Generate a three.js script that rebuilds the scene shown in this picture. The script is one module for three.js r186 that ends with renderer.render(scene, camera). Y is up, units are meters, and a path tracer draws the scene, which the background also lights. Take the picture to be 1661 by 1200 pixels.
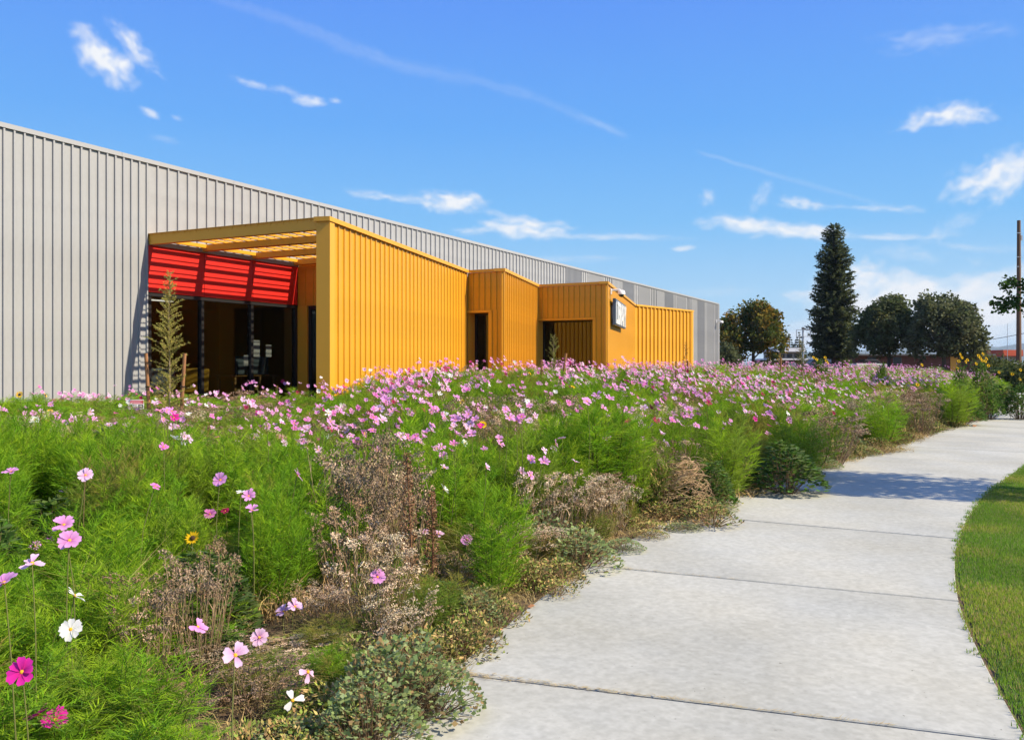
import * as THREE from 'three';
import { mergeGeometries } from 'three/addons/utils/BufferGeometryUtils.js';
import { RoundedBoxGeometry } from 'three/addons/geometries/RoundedBoxGeometry.js';
import { TextGeometry } from 'three/addons/geometries/TextGeometry.js';
import { FontLoader } from 'three/addons/loaders/FontLoader.js';

// ---------------------------------------------------------------- camera, sky, sun, exposure
const scene = new THREE.Scene();
const EYE = 1.6, FOCAL = 1430;
const camera = new THREE.PerspectiveCamera(2 * Math.atan(600 / FOCAL) * 180 / Math.PI, 1661 / 1200, 0.05, 9000);
camera.position.set(0, EYE, 0);
camera.lookAt(0, EYE, -10);
camera.setViewOffset(1661, 1200, 0, 8, 1661, 1200);
const renderer = new THREE.WebGLRenderer({ antialias: true });
renderer.toneMapping = THREE.LinearToneMapping;
const EXPOSURE = 1.5;
renderer.toneMappingExposure = EXPOSURE;
renderer.shadowMap.enabled = true;

const SUN = new THREE.Vector3(1.152, 1.0, 0.383).normalize();
const sun = new THREE.DirectionalLight(new THREE.Color(1.0, 0.865, 0.65), 5);
sun.position.copy(SUN).multiplyScalar(90);
sun.castShadow = true;
sun.shadow.mapSize.set(4096, 4096);
Object.assign(sun.shadow.camera, { left: -70, right: 70, top: 70, bottom: -70, near: 1, far: 260 });
scene.add(sun, sun.target);

// ---------------------------------------------------------------- random numbers and noise
function mulberry(a) { return () => { a |= 0; a = a + 0x6D2B79F5 | 0; let t = Math.imul(a ^ a >>> 15, 1 | a); t = t + Math.imul(t ^ t >>> 7, 61 | t) ^ t; return ((t ^ t >>> 14) >>> 0) / 4294967296; }; }
const rnd = mulberry(20240917);
const rr = (a, b, r = rnd) => a + (b - a) * r();
const hash2 = (i, j) => { let h = Math.imul(i, 374761393) + Math.imul(j, 668265263) | 0; h = Math.imul(h ^ h >>> 13, 1274126177); return ((h ^ h >>> 16) >>> 0) / 4294967296; };
function noise2(x, y) { const i = Math.floor(x), j = Math.floor(y), f = x - i, g = y - j, u = f * f * (3 - 2 * f), v = g * g * (3 - 2 * g); return (hash2(i, j) * (1 - u) + hash2(i + 1, j) * u) * (1 - v) + (hash2(i, j + 1) * (1 - u) + hash2(i + 1, j + 1) * u) * v; }
const fbm = (x, y, o = 4) => { let s = 0, a = 0.5; for (let k = 0; k < o; k++) { s += a * noise2(x, y); x = x * 2.03 + 17.1; y = y * 2.03 + 9.7; a *= 0.5; } return s / (1 - Math.pow(0.5, o)); };
const sstep = (a, b, x) => { const t = Math.min(1, Math.max(0, (x - a) / (b - a))); return t * t * (3 - 2 * t); };
const mix = (a, b, t) => a + (b - a) * t;

// ---------------------------------------------------------------- the sky: blue air with wisps of cloud, by direction
{
  const W = 4096, H = 2048, data = new Float32Array(W * H * 4), D2R = Math.PI / 180;
  const stops = [[0, 0.62, 0.80, 0.93], [4, 0.42, 0.69, 0.94], [9, 0.225, 0.545, 0.95], [15, 0.145, 0.425, 0.95], [22, 0.122, 0.335, 0.94], [40, 0.11, 0.28, 0.84], [90, 0.095, 0.24, 0.72]];
  const air = (el) => { let k = 1; while (k < stops.length - 1 && el > stops[k][0]) k++; const a = stops[k - 1], b = stops[k], t = Math.min(1, Math.max(0, (el - a[0]) / (b[0] - a[0]))); return [1, 2, 3].map((c) => mix(a[c], b[c], t)); };
  for (let j = 0; j < H; j++) {
    const c = air((j + 0.5) / H * 180 - 90);
    for (let i = 0; i < W; i++) { const p = (j * W + i) * 4; data[p] = c[0] / EXPOSURE; data[p + 1] = c[1] / EXPOSURE; data[p + 2] = c[2] / EXPOSURE; data[p + 3] = 1; }
  }
  // warm white glow added to the air round the sun, softens the blue fill
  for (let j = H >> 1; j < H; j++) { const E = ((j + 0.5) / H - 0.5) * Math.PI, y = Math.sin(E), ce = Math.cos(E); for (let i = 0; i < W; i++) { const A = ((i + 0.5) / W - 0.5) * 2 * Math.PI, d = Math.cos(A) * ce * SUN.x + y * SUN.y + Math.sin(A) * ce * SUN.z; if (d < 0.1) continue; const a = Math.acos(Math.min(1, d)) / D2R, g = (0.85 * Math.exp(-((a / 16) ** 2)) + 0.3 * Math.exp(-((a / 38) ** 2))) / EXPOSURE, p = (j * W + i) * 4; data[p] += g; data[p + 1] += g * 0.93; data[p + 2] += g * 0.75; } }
  // a cloud: azimuth (0 straight ahead, right positive), elevation, half length, half height, tilt (all degrees), thickness, wispiness
  const cloud = (az, el, a, b, tilt, op, wisp = 0.5, seed = 0) => {
    const ct = Math.cos(tilt * D2R), st = Math.sin(tilt * D2R), R = Math.max(a, b) * 1.5 + 0.3, ce = Math.max(0.15, Math.cos(el * D2R));
    for (let j = Math.max(0, Math.floor((el - R + 90) / 180 * H)); j <= Math.min(H - 1, (el + R + 90) / 180 * H); j++) {
      const E = (j + 0.5) / H * 180 - 90;
      for (let ii = Math.floor((az - R / ce) / 360 * W); ii <= (az + R / ce) / 360 * W; ii++) {
        const A = (ii + 0.5) / W * 360, dx = (A - az) * ce, dy = E - el;
        let u = (dx * ct + dy * st), v = (-dx * st + dy * ct);
        const n1 = fbm(A * 0.9 + seed * 7.3, E * 1.3 + seed, 3) - 0.5, n2 = fbm(u * 1.5 / Math.max(0.5, a * 0.3) + seed * 3.1, v * 3.4 / Math.max(0.3, b) + n1 * 2 + seed * 1.7, 5) - 0.5;
        u += n1 * a * 0.5; v += n1 * b * 0.9;
        const r2 = (u / a) ** 2 + (v / b) ** 2;
        let al = 1 - r2 * 0.8 + n2 * 2.3 * wisp;
        al = Math.pow(Math.min(1, Math.max(0, al / 1.35)), 1.25) * Math.max(0, 1 - r2 * 0.5);
        al *= op * 1.12 * (0.78 + 0.5 * fbm(A * 2.7 + seed, E * 5.5, 4) * wisp + 0.22 * (1 - wisp));
        if (al <= 0.002) continue;
        al = Math.min(0.97, al);
        const i = ((ii + Math.round(0.25 * W) + 2 * W) % W + W / 2 - W / 2 + 0) % W;      // azimuth 0 is -z
        const p = (j * W + (i % W)) * 4;
        data[p] = mix(data[p], 0.93 / EXPOSURE, al); data[p + 1] = mix(data[p + 1], 0.95 / EXPOSURE, al); data[p + 2] = mix(data[p + 2], 0.98 / EXPOSURE, al);
      }
    }
  };
  const list = [
    [-24.7, 17.4, 2.0, 1.05, -38, 1.2, 0.6], [-23.2, 18.4, 1.9, 0.6, -46, 0.9, 0.6], [-25.9, 18.8, 0.8, 0.5, -20, 0.55, 0.6], [-22.4, 14.8, 0.7, 0.3, -16, 0.75, 0.5], [-20.8, 14.7, 0.4, 0.2, -10, 0.3, 0.7], [-21.5, 13.4, 1.0, 0.28, -5, 0.15, 0.8],
    [-12.9, 16.3, 0.95, 0.38, -8, 0.9, 0.5], [-16.5, 17, 1.3, 0.24, -14, 0.5, 0.7], [-14.3, 16.8, 0.9, 0.32, -10, 0.32, 0.8], [-11.3, 16.4, 0.45, 0.2, 0, 0.4, 0.7],
    [-3.9, 10.5, 2.6, 0.7, -4, 1.15, 0.6], [-8, 10.7, 3.2, 0.3, -6, 0.55, 0.8], [-1, 9.7, 1.6, 0.22, -12, 0.4, 0.8],
    [0.8, 8.8, 3.2, 0.7, -5, 1.15, 0.6], [-2.2, 8.7, 1.8, 0.25, 4, 0.5, 0.8], [6.5, 8.2, 4.6, 0.26, -2, 0.42, 0.8], [3, 6.8, 5, 0.24, 1, 0.22, 0.9], [11, 7.4, 0.75, 0.2, 0, 0.85, 0.4], [15.5, 8.0, 0.45, 0.15, 0, 0.35, 0.6],
    [14.8, 8.8, 2.8, 0.62, -6, 1.2, 0.4], [18.3, 8.2, 3.0, 0.55, -8, 1.2, 0.45], [23.3, 7.6, 3.2, 0.22, -3, 0.55, 0.8], [18.2, 9.9, 1.6, 0.42, -10, 0.72, 0.8], [15.7, 10.4, 1.4, 0.5, 60, 0.3, 0.9], [22.6, 9.3, 3.2, 0.22, -6, 0.45, 0.8], [12.6, 10.5, 0.6, 0.55, -50, 0.42, 0.8],
    [26.2, 14.2, 2.3, 0.85, 4, 0.95, 0.8], [28, 14, 1.1, 0.4, -20, 0.4, 0.9], [25.8, 18.5, 3.6, 0.75, -3, 0.2, 0.9], [28.6, 10.7, 2.7, 1.25, 18, 1.15, 0.7], [30, 11.2, 1.6, 0.55, 14, 0.7, 0.6], [29.4, 9.8, 1.3, 0.5, 40, 0.5, 0.8],
    [24, 3.9, 6.6, 1.5, 7, 1.25, 0.5], [21.5, 5.3, 2.6, 1.0, 0, 1.05, 0.7], [19, 4.3, 2.4, 0.42, -3, 0.6, 0.7], [28.5, 2.9, 5.5, 1.9, 4, 1.3, 0.45], [27.2, 3.9, 1.6, 0.36, 0, 0.95, 0.3], [22.5, 2.0, 8, 1.2, 2, 0.9, 0.6], [29.5, 5.0, 4, 0.7, 12, 0.8, 0.6],
    [24.3, 6.6, 2.2, 0.55, -8, 0.25, 0.9], [26.5, 8.0, 1.8, 0.65, 30, 0.25, 0.9], [28, 6.7, 3, 0.24, -8, 0.25, 0.9], [12.5, 4.6, 3.6, 0.4, 0, 0.12, 0.9],
  ];
  list.forEach((c, k) => cloud(...c, k + 1));
  // an old vapour trail crossing the view, in short overlapping lengths, and its thinner end
  const trail = (pts, w, op) => { for (let k = 0; k < pts.length - 1; k++) { const [a0, e0] = pts[k], [a1, e1] = pts[k + 1], n = 9; for (let m = 0; m < n; m++) { const t = (m + 0.5) / n, az = mix(a0, a1, t), el = mix(e0, e1, t), ce = Math.cos(el * D2R); cloud(az, el, Math.hypot((a1 - a0) * ce, e1 - e0) / n * 1.25, w[k] * 0.8 + w[k + 1] * 0.2 * t, Math.atan2(e1 - e0, (a1 - a0) * ce) / D2R, mix(op[k], op[k + 1], t), 0.55, 40 + k); } } };
  trail([[-19, 21.6], [-13.8, 20.6], [-8.4, 18.9], [-2.8, 18], [1.2, 17], [7.1, 14.6]], [0.4, 0.55, 0.62, 0.5, 0.4, 0.2], [0.05, 0.075, 0.09, 0.06, 0.05, 0.05]);
  trail([[4.4, 15.8], [5.8, 15.2], [7.4, 14.4]], [0.2, 0.24, 0.15], [0.06, 0.15, 0.05]);
  trail([[12, 13.3], [16.3, 11.8], [20, 10.5], [24.4, 8.9]], [0.16, 0.2, 0.2, 0.16], [0.13, 0.12, 0.1, 0.05]);
  // the rest of the sky, out of view, with extra clouds added to whiten the fill light
  const cr = mulberry(77);
  for (let k = 0; k < 210; k++) { const az = rr(38, 322, cr), el = 2 + 50 * cr() ** 1.5; cloud(az > 180 ? az - 360 : az, el, rr(2, 9, cr), rr(0.4, 2.2, cr), rr(-15, 15, cr), rr(0.2, 0.9, cr), rr(0.4, 0.9, cr), 60 + k); }
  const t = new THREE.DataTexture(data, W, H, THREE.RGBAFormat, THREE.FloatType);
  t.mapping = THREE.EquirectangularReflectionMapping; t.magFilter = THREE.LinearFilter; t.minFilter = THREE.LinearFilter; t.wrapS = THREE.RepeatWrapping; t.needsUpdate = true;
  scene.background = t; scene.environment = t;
}

// ---------------------------------------------------------------- naming helpers
const taken = {};
function numbered(name) { const n = taken[name] = (taken[name] ?? -1) + 1; return n ? `${name}_${String(n).padStart(3, '0')}` : name; }
function tag(o, label, category, group) { o.userData.label = label; o.userData.category = category; if (group) o.userData.group = group; return o; }
function thing(name, label, category, p = [0, 0, 0], turn = 0, group) { const o = new THREE.Group(); o.name = numbered(name); o.position.set(...p); o.rotation.y = turn; scene.add(o); return tag(o, label, category, group); }
function shade(o) { o.castShadow = true; o.receiveShadow = true; return o; }
function mesh(name, geo, mat, parent, p) { const m = shade(new THREE.Mesh(geo, mat)); m.name = parent ? name : numbered(name); if (p) m.position.set(...p); (parent ?? scene).add(m); return m; }
function structure(o, label) { o.userData.kind = 'structure'; if (label) o.userData.label = label; return o; }
const boxes = new Map();
function boxGeo(x, y, z, r = 0) { const k = [x, y, z, r].map((v) => v.toFixed(3)).join(); if (!boxes.has(k)) boxes.set(k, r ? new RoundedBoxGeometry(x, y, z, 1, r) : new THREE.BoxGeometry(x, y, z)); return boxes.get(k); }
function box(name, mat, parent, [cx, cy, cz], [sx, sy, sz], turn = 0, r = 0) { const m = mesh(name, boxGeo(sx, sy, sz, r), mat, parent, [cx, cy, cz]); m.rotation.y = turn; return m; }

// geometry collector with vertex colours
class Collect {
  constructor() { this.p = []; this.c = []; this.i = []; }
  v(x, y, z, c) { this.p.push(x, y, z); this.c.push(c[0], c[1], c[2]); return this.p.length / 3 - 1; }
  tri(a, b, c) { this.i.push(a, b, c); }
  blade(p, d, side, len, w, c, c2 = c) { const a = this.v(p[0] - side[0] * w, p[1] - side[1] * w, p[2] - side[2] * w, c), b = this.v(p[0] + side[0] * w, p[1] + side[1] * w, p[2] + side[2] * w, c), t = this.v(p[0] + d[0] * len, p[1] + d[1] * len, p[2] + d[2] * len, c2); this.tri(a, b, t); }
  leaf(p, d, side, len, w, c) { const q = (s, t) => this.v(p[0] + d[0] * len * t + side[0] * w * s, p[1] + d[1] * len * t + side[1] * w * s, p[2] + d[2] * len * t + side[2] * w * s, c); const a = q(0, 0), b = q(-1, 0.45), e = q(1, 0.45), t = q(0, 1); this.tri(a, e, b); this.tri(b, e, t); }
  tube(pts, radii, sides, c) {
    const rings = pts.map((p, k) => { const q = pts[Math.min(k + 1, pts.length - 1)], o = pts[Math.max(0, k - 1)]; const d = norm([q[0] - o[0], q[1] - o[1], q[2] - o[2]]), s = norm(cross(d, Math.abs(d[1]) > 0.9 ? [1, 0, 0] : [0, 1, 0])), u = cross(d, s); const ring = []; for (let m = 0; m < sides; m++) { const a = m / sides * 6.2832, x = Math.cos(a) * radii[k], y = Math.sin(a) * radii[k]; ring.push(this.v(p[0] + s[0] * x + u[0] * y, p[1] + s[1] * x + u[1] * y, p[2] + s[2] * x + u[2] * y, c)); } return ring; });
    for (let k = 0; k < rings.length - 1; k++) for (let m = 0; m < sides; m++) { const n = (m + 1) % sides, [a, b, e, f] = [rings[k][m], rings[k][n], rings[k + 1][m], rings[k + 1][n]]; this.tri(a, e, b); this.tri(b, e, f); }
  }
  geo() { const g = new THREE.BufferGeometry(); g.setAttribute('position', new THREE.Float32BufferAttribute(this.p, 3)); g.setAttribute('color', new THREE.Float32BufferAttribute(this.c, 3)); g.setIndex(this.i); g.computeVertexNormals(); return g; }
}
const norm = (a) => { const l = Math.hypot(...a) || 1; return [a[0] / l, a[1] / l, a[2] / l]; };
const cross = (a, b) => [a[1] * b[2] - a[2] * b[1], a[2] * b[0] - a[0] * b[2], a[0] * b[1] - a[1] * b[0]];
const add = (a, b, t = 1) => [a[0] + b[0] * t, a[1] + b[1] * t, a[2] + b[2] * t];
const ball = (r) => { let v; do v = [r() * 2 - 1, r() * 2 - 1, r() * 2 - 1]; while (Math.hypot(...v) > 1); return v; };
const tone = (c, f, r = rnd) => { const k = 1 + (r() * 2 - 1) * f; return [c[0] * k * (1 + (r() - 0.5) * f * 0.5), c[1] * k, c[2] * k]; };

// ---------------------------------------------------------------- textures and materials
function dataTex(n, fn, srgb = true, repeat = 1) { const d = new Uint8Array(n * n * 4); for (let j = 0; j < n; j++) for (let i = 0; i < n; i++) { const c = fn(i / n, j / n, i, j), p = (j * n + i) * 4; d[p] = c[0]; d[p + 1] = c[1]; d[p + 2] = c[2]; d[p + 3] = 255; } const t = new THREE.DataTexture(d, n, n); t.wrapS = t.wrapT = THREE.RepeatWrapping; t.magFilter = THREE.LinearFilter; t.minFilter = THREE.LinearMipmapLinearFilter; t.generateMipmaps = true; if (srgb) t.colorSpace = THREE.SRGBColorSpace; t.repeat.set(repeat, repeat); t.needsUpdate = true; return t; }
// noise that closes on itself at the tile's border
const tileNoise = (u, v, f, s = 0) => { const x = u * f, y = v * f, i = Math.floor(x), j = Math.floor(y), a = x - i, b = y - j, p = a * a * (3 - 2 * a), q = b * b * (3 - 2 * b), h = (m, n) => hash2(((m % f) + f) % f + s * 131, ((n % f) + f) % f + s * 57); return (h(i, j) * (1 - p) + h(i + 1, j) * p) * (1 - q) + (h(i, j + 1) * (1 - p) + h(i + 1, j + 1) * p) * q; };
const tileFbm = (u, v, f, o, s = 0) => { let t = 0, a = 0.5, w = 0; for (let k = 0; k < o; k++) { t += a * tileNoise(u, v, f << k, s + k); w += a; a *= 0.55; } return t / w; };
const std = (o) => new THREE.MeshStandardMaterial(o);
const lin = (r, g, b) => new THREE.Color().setRGB(r, g, b);

const concreteMap = dataTex(1024, (u, v) => { const patch = tileFbm(u, v, 3, 4, 1) - 0.5, fine = tileFbm(u, v, 96, 3, 5) - 0.5, brush = tileNoise(u * 0.999, v, 256, 9) * 0.6 + tileNoise(u, v * 0.999, 6, 8) * 0.2, streak = (tileNoise(Math.floor(v * 300) / 300, u, 4, 12) - 0.5); const pit = tileNoise(u, v, 230, 3) > 0.965 && tileNoise(u, v, 40, 4) > 0.6 ? -46 : 0; const b = 168 + patch * 26 + fine * 26 + streak * 9 + brush * 5 + pit, warm = (tileFbm(u, v, 5, 3, 20) - 0.5) * 8; return [b + warm * 0.5, b, b - 10 - warm]; });
const concreteBump = dataTex(1024, (u, v) => { const l = tileFbm(u, v, 128, 2, 30) * 90 + tileNoise(Math.floor(v * 420) / 420, u, 8, 31) * 110; return [l, l, l]; }, false);
const soilMap = dataTex(512, (u, v) => { const a = tileFbm(u, v, 8, 5, 2), b = tileFbm(u, v, 60, 2, 6), k = 0.55 + a * 0.6 + (b - 0.5) * 0.5; return [122 * k, 100 * k, 76 * k]; });
const lawnMap = dataTex(512, (u, v) => { const a = tileFbm(u, v, 6, 4, 3), b = tileFbm(u, v, 110, 2, 8), k = 0.55 + a * 0.35 + (b - 0.5) * 0.9; return [92 * k, 128 * k, 42 * k]; });
const sheetNoise = dataTex(256, (u, v) => { const b = 236 + (tileFbm(u, v, 4, 4, 5) - 0.5) * 22 + (tileFbm(u, v, 50, 2, 3) - 0.5) * 8; return [b, b, b]; });
const woodMap = dataTex(256, (u, v) => { const g = tileNoise(u, v * 0.999, 40, 2) * 0.5 + tileNoise(u, Math.floor(v * 8) / 8, 64, 7) * 0.5, k = 0.7 + g * 0.5; return [150 * k, 104 * k, 66 * k]; });
const poleMap = dataTex(256, (u, v) => { const g = tileNoise(u, Math.floor(v * 3) / 3, 64, 7) * 0.7 + tileFbm(u, v, 8, 3, 4) * 0.3, k = 0.65 + g * 0.6; return [112 * k, 84 * k, 62 * k]; });
const brickMap = dataTex(256, (u, v) => { const k = 0.8 + tileFbm(u, v, 32, 2, 4) * 0.4; return [104 * k, 68 * k, 56 * k]; });

const M = {
  concrete: std({ map: concreteMap, bumpMap: concreteBump, bumpScale: 0.0012, roughness: 0.92 }),
  joint: std({ color: lin(0.07, 0.055, 0.035), roughness: 1 }),
  soil: std({ map: soilMap, roughness: 1 }),
  lawn: std({ map: lawnMap, roughness: 1 }),
  grey: std({ color: lin(0.37, 0.378, 0.388), map: sheetNoise, roughness: 0.5, metalness: 0.0 }),
  greyTrim: std({ color: lin(0.335, 0.342, 0.35), roughness: 0.45 }),
  greyDark: std({ color: lin(0.10, 0.10, 0.10), roughness: 0.6 }),
  yellow: std({ color: lin(0.72, 0.345, 0.017), map: sheetNoise, roughness: 0.42 }),
  yellowTrim: std({ color: lin(0.70, 0.335, 0.02), roughness: 0.42 }),
  red: std({ color: lin(0.75, 0.017, 0.009), map: sheetNoise, roughness: 0.5 }),
  frame: std({ color: lin(0.012, 0.012, 0.013), roughness: 0.45 }),
  glass: new THREE.MeshPhysicalMaterial({ color: lin(0.62, 0.64, 0.63), transmission: 1, thickness: 0, roughness: 0, ior: 1.6 }),
  core: std({ color: lin(0.2, 0.2, 0.2), roughness: 0.9 }),
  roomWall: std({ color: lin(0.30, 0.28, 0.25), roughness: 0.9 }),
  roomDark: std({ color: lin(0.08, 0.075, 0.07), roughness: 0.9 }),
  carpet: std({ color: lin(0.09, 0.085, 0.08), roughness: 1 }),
  chair: std({ color: lin(0.62, 0.36, 0.02), roughness: 0.7 }),
  chairGrey: std({ color: lin(0.35, 0.42, 0.42), roughness: 0.8 }),
  table: std({ color: lin(0.45, 0.26, 0.08), roughness: 0.5 }),
  screen: std({ color: lin(0.13, 0.18, 0.21), roughness: 0.8 }),
  paper: std({ color: lin(0.75, 0.76, 0.76), roughness: 0.9 }),
  lampGlow: std({ color: lin(0.8, 0.8, 0.75), emissive: lin(1, 0.93, 0.8), emissiveIntensity: 1.2 }),
  white: std({ color: lin(0.78, 0.78, 0.77), roughness: 0.4 }),
  black: std({ color: lin(0.015, 0.015, 0.017), roughness: 0.3 }),
  signSide: std({ color: lin(0.05, 0.10, 0.20), roughness: 0.4 }),
  signFace: std({ color: lin(0.09, 0.11, 0.14), roughness: 0.45 }),
  signYellow: std({ color: lin(0.75, 0.62, 0.05), roughness: 0.45 }),
  stake: std({ map: woodMap, roughness: 0.8 }),
  pole: std({ map: poleMap, roughness: 0.9 }),
  steel: std({ color: lin(0.45, 0.47, 0.5), roughness: 0.4, metalness: 0.6 }),
  brick: std({ map: brickMap, roughness: 0.95 }),
  roofMetal: std({ color: lin(0.5, 0.52, 0.54), roughness: 0.5 }),
  tyre: std({ color: lin(0.02, 0.02, 0.02), roughness: 0.9 }),
  hill: std({ color: lin(0.06, 0.09, 0.07), roughness: 1 }),
  veg: new THREE.MeshPhysicalMaterial({ vertexColors: true, roughness: 1, transmission: 0.45, thickness: 0, specularIntensity: 0.2, side: THREE.DoubleSide }),
  dry: std({ vertexColors: true, roughness: 1, side: THREE.DoubleSide }),
  petal: new THREE.MeshPhysicalMaterial({ vertexColors: true, roughness: 1, transmission: 0.35, thickness: 0, specularIntensity: 0.2, side: THREE.DoubleSide }),
  bark: std({ vertexColors: true, roughness: 1 }),
};

// ---------------------------------------------------------------- where the path runs (x right, Z away from the camera)
const rightEdge = new THREE.CatmullRomCurve3([[-1.0, -5.2], [0.1, -2.4], [0.95, 0], [1.6, 1.95], [2.27, 3.96], [2.64, 5.0], [3.02, 5.95], [3.52, 7.0], [4.05, 8.0], [5.0, 9.6], [6.14, 11.3], [7.85, 13.6], [10.4, 17.1], [14.1, 22.6], [20.6, 32.4], [33.4, 54], [44.5, 69], [62, 84], [88, 98]].map(([x, z]) => new THREE.Vector3(x, 0, -z)), false, 'centripetal');
const WIDE = 2.66;
const EN = 900, edgeR = rightEdge.getSpacedPoints(EN), edgeL = edgeR.map((p, k) => { const a = edgeR[Math.max(0, k - 1)], b = edgeR[Math.min(EN, k + 1)], dx = b.x - a.x, dz = b.z - a.z, l = Math.hypot(dx, dz); return new THREE.Vector3(p.x + dz / l * WIDE, 0, p.z - dx / l * WIDE); });
function offPath(x, z) {   // metres to the left of the path's left edge, negative on it and beyond
  let best = 1e9, at = 0;
  for (let k = 0; k <= EN; k += 4) { const d = (edgeL[k].x - x) ** 2 + (edgeL[k].z - z) ** 2; if (d < best) { best = d; at = k; } }
  for (let k = Math.max(0, at - 4); k <= Math.min(EN, at + 4); k++) { const d = (edgeL[k].x - x) ** 2 + (edgeL[k].z - z) ** 2; if (d < best) { best = d; at = k; } }
  const a = edgeL[Math.max(0, at - 1)], b = edgeL[Math.min(EN, at + 1)], s = (b.x - a.x) * (z - a.z) - (b.z - a.z) * (x - a.x);
  return Math.sqrt(best) * (s < 0 ? 1 : -1);
}
function groundAt(x, z) { const e = offPath(x, z); if (e <= 0) return -0.03; return -0.03 + 0.47 * sstep(0.2, 7.5, e) + 0.35 * sstep(55, 78, -z) * sstep(3, 12, e) + 0.03 * (fbm(x * 0.8, z * 0.8, 2) - 0.5) * sstep(0, 1, e); }
const at = (px, py, Z) => [(px - 830.5) / FOCAL * Z, EYE - (py - 592) / FOCAL * Z, -Z];          // a point Z metres away

{ // the ground: one sheet out to the horizon
  const axis = (near, far) => { const a = []; for (let v = -far[0]; v < -near[0]; v *= 0.72) a.push(v); for (let v = -near[0]; v <= near[1]; v += 0.6) a.push(v); for (let v = near[1] / 0.78; v < far[1]; v /= 0.72) a.push(v); a.push(far[1]); return a; };
  const xs = axis([24, 36], [3500, 3500]), zs = axis([6, 66], [400, 7000]), P = [], U = [], I = [];
  for (const Z of zs) for (const x of xs) { P.push(x, groundAt(x, -Z), -Z); U.push(x / 1.7, Z / 1.7); }
  for (let j = 0; j < zs.length - 1; j++) for (let i = 0; i < xs.length - 1; i++) { const a = j * xs.length + i, b = a + 1, c = a + xs.length, d = c + 1; I.push(a, b, c, b, d, c); }
  const g = new THREE.BufferGeometry(); g.setAttribute('position', new THREE.Float32BufferAttribute(P, 3)); g.setAttribute('uv', new THREE.Float32BufferAttribute(U, 2)); g.setIndex(I); g.computeVertexNormals();
  structure(mesh('ground', g, M.soil), 'brown soil under the flower bed and beyond');
}
const JOINTS = [];
{ // the concrete path: one slab between each two joints
  const path = new THREE.Group(); path.name = 'concrete_path'; scene.add(path); structure(path, 'curving pale concrete footpath beside the flower bed');
  const L = rightEdge.getLength(), per = L / EN;
  let k0 = 0, best = 1e9; for (let k = 0; k <= EN; k++) { const d = (edgeR[k].x - 2.2) ** 2 + (edgeR[k].z + 3.79) ** 2; if (d < best) { best = d; k0 = k; } }
  const step = 2.4 / per, first = k0 - Math.floor(k0 / step) * step, cuts = []; for (let c = first; c < EN; c += step) cuts.push(c);
  const on = (arr, t) => { const i = Math.min(EN - 1, Math.floor(t)), f = t - i; return new THREE.Vector3().lerpVectors(arr[i], arr[i + 1], f); };
  for (const c of cuts) JOINTS.push([on(edgeL, c), on(edgeR, c)]);
  for (let s = 0; s < cuts.length - 1; s++) {
    const gap = 0.011 / per, n = 8, P = [], U = [], I = [], T = 0.12, B = 0.006, u0 = hash2(s, 3) * 7, v0 = hash2(s, 9) * 5, lift = (hash2(s, 5) - 0.5) * 0.004;
    const row = (t, inset) => { const l = on(edgeL, t), r = on(edgeR, t), dx = r.x - l.x, dz = r.z - l.z, w = Math.hypot(dx, dz); const pt = (f, y) => { P.push(l.x + dx * f, y, l.z + dz * f); U.push((f * w + u0) / 3.1, (t * per + v0) / 3.1); }; const b = B / w; pt(0, lift - T); pt(0, lift - B); pt(b, lift - inset); pt(0.5, lift - inset); pt(1 - b, lift - inset); pt(1, lift - B); pt(1, lift - T); };
    const t0 = cuts[s] + gap, t1 = cuts[s + 1] - gap, bt = B / per;
    row(t0, T); row(t0, B); row(t0 + bt, 0); for (let k = 1; k < n; k++) row(mix(t0, t1, k / n), 0); row(t1 - bt, 0); row(t1, B); row(t1, T);
    const rows = P.length / 21; for (let j = 0; j < rows - 1; j++) for (let i = 0; i < 6; i++) { const a = j * 7 + i, c = a + 7; I.push(a, a + 1, c, a + 1, c + 1, c); }
    const g = new THREE.BufferGeometry(); g.setAttribute('position', new THREE.Float32BufferAttribute(P, 3)); g.setAttribute('uv', new THREE.Float32BufferAttribute(U, 2)); g.setIndex(I); const gg = g.toNonIndexed(); gg.computeVertexNormals();
    mesh('slab', gg, M.concrete, path);
  }
  const P = [], I = []; for (let k = 0; k <= EN; k += 3) { for (const e of [edgeL[k], edgeR[k]]) P.push(e.x, -0.026, e.z); } for (let k = 0; k < P.length / 3 - 2; k += 2) I.push(k, k + 1, k + 2, k + 1, k + 3, k + 2);
  const g = new THREE.BufferGeometry(); g.setAttribute('position', new THREE.Float32BufferAttribute(P, 3)); g.setIndex(I); g.computeVertexNormals(); mesh('joint_filler', g, M.joint, path);
}
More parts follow.
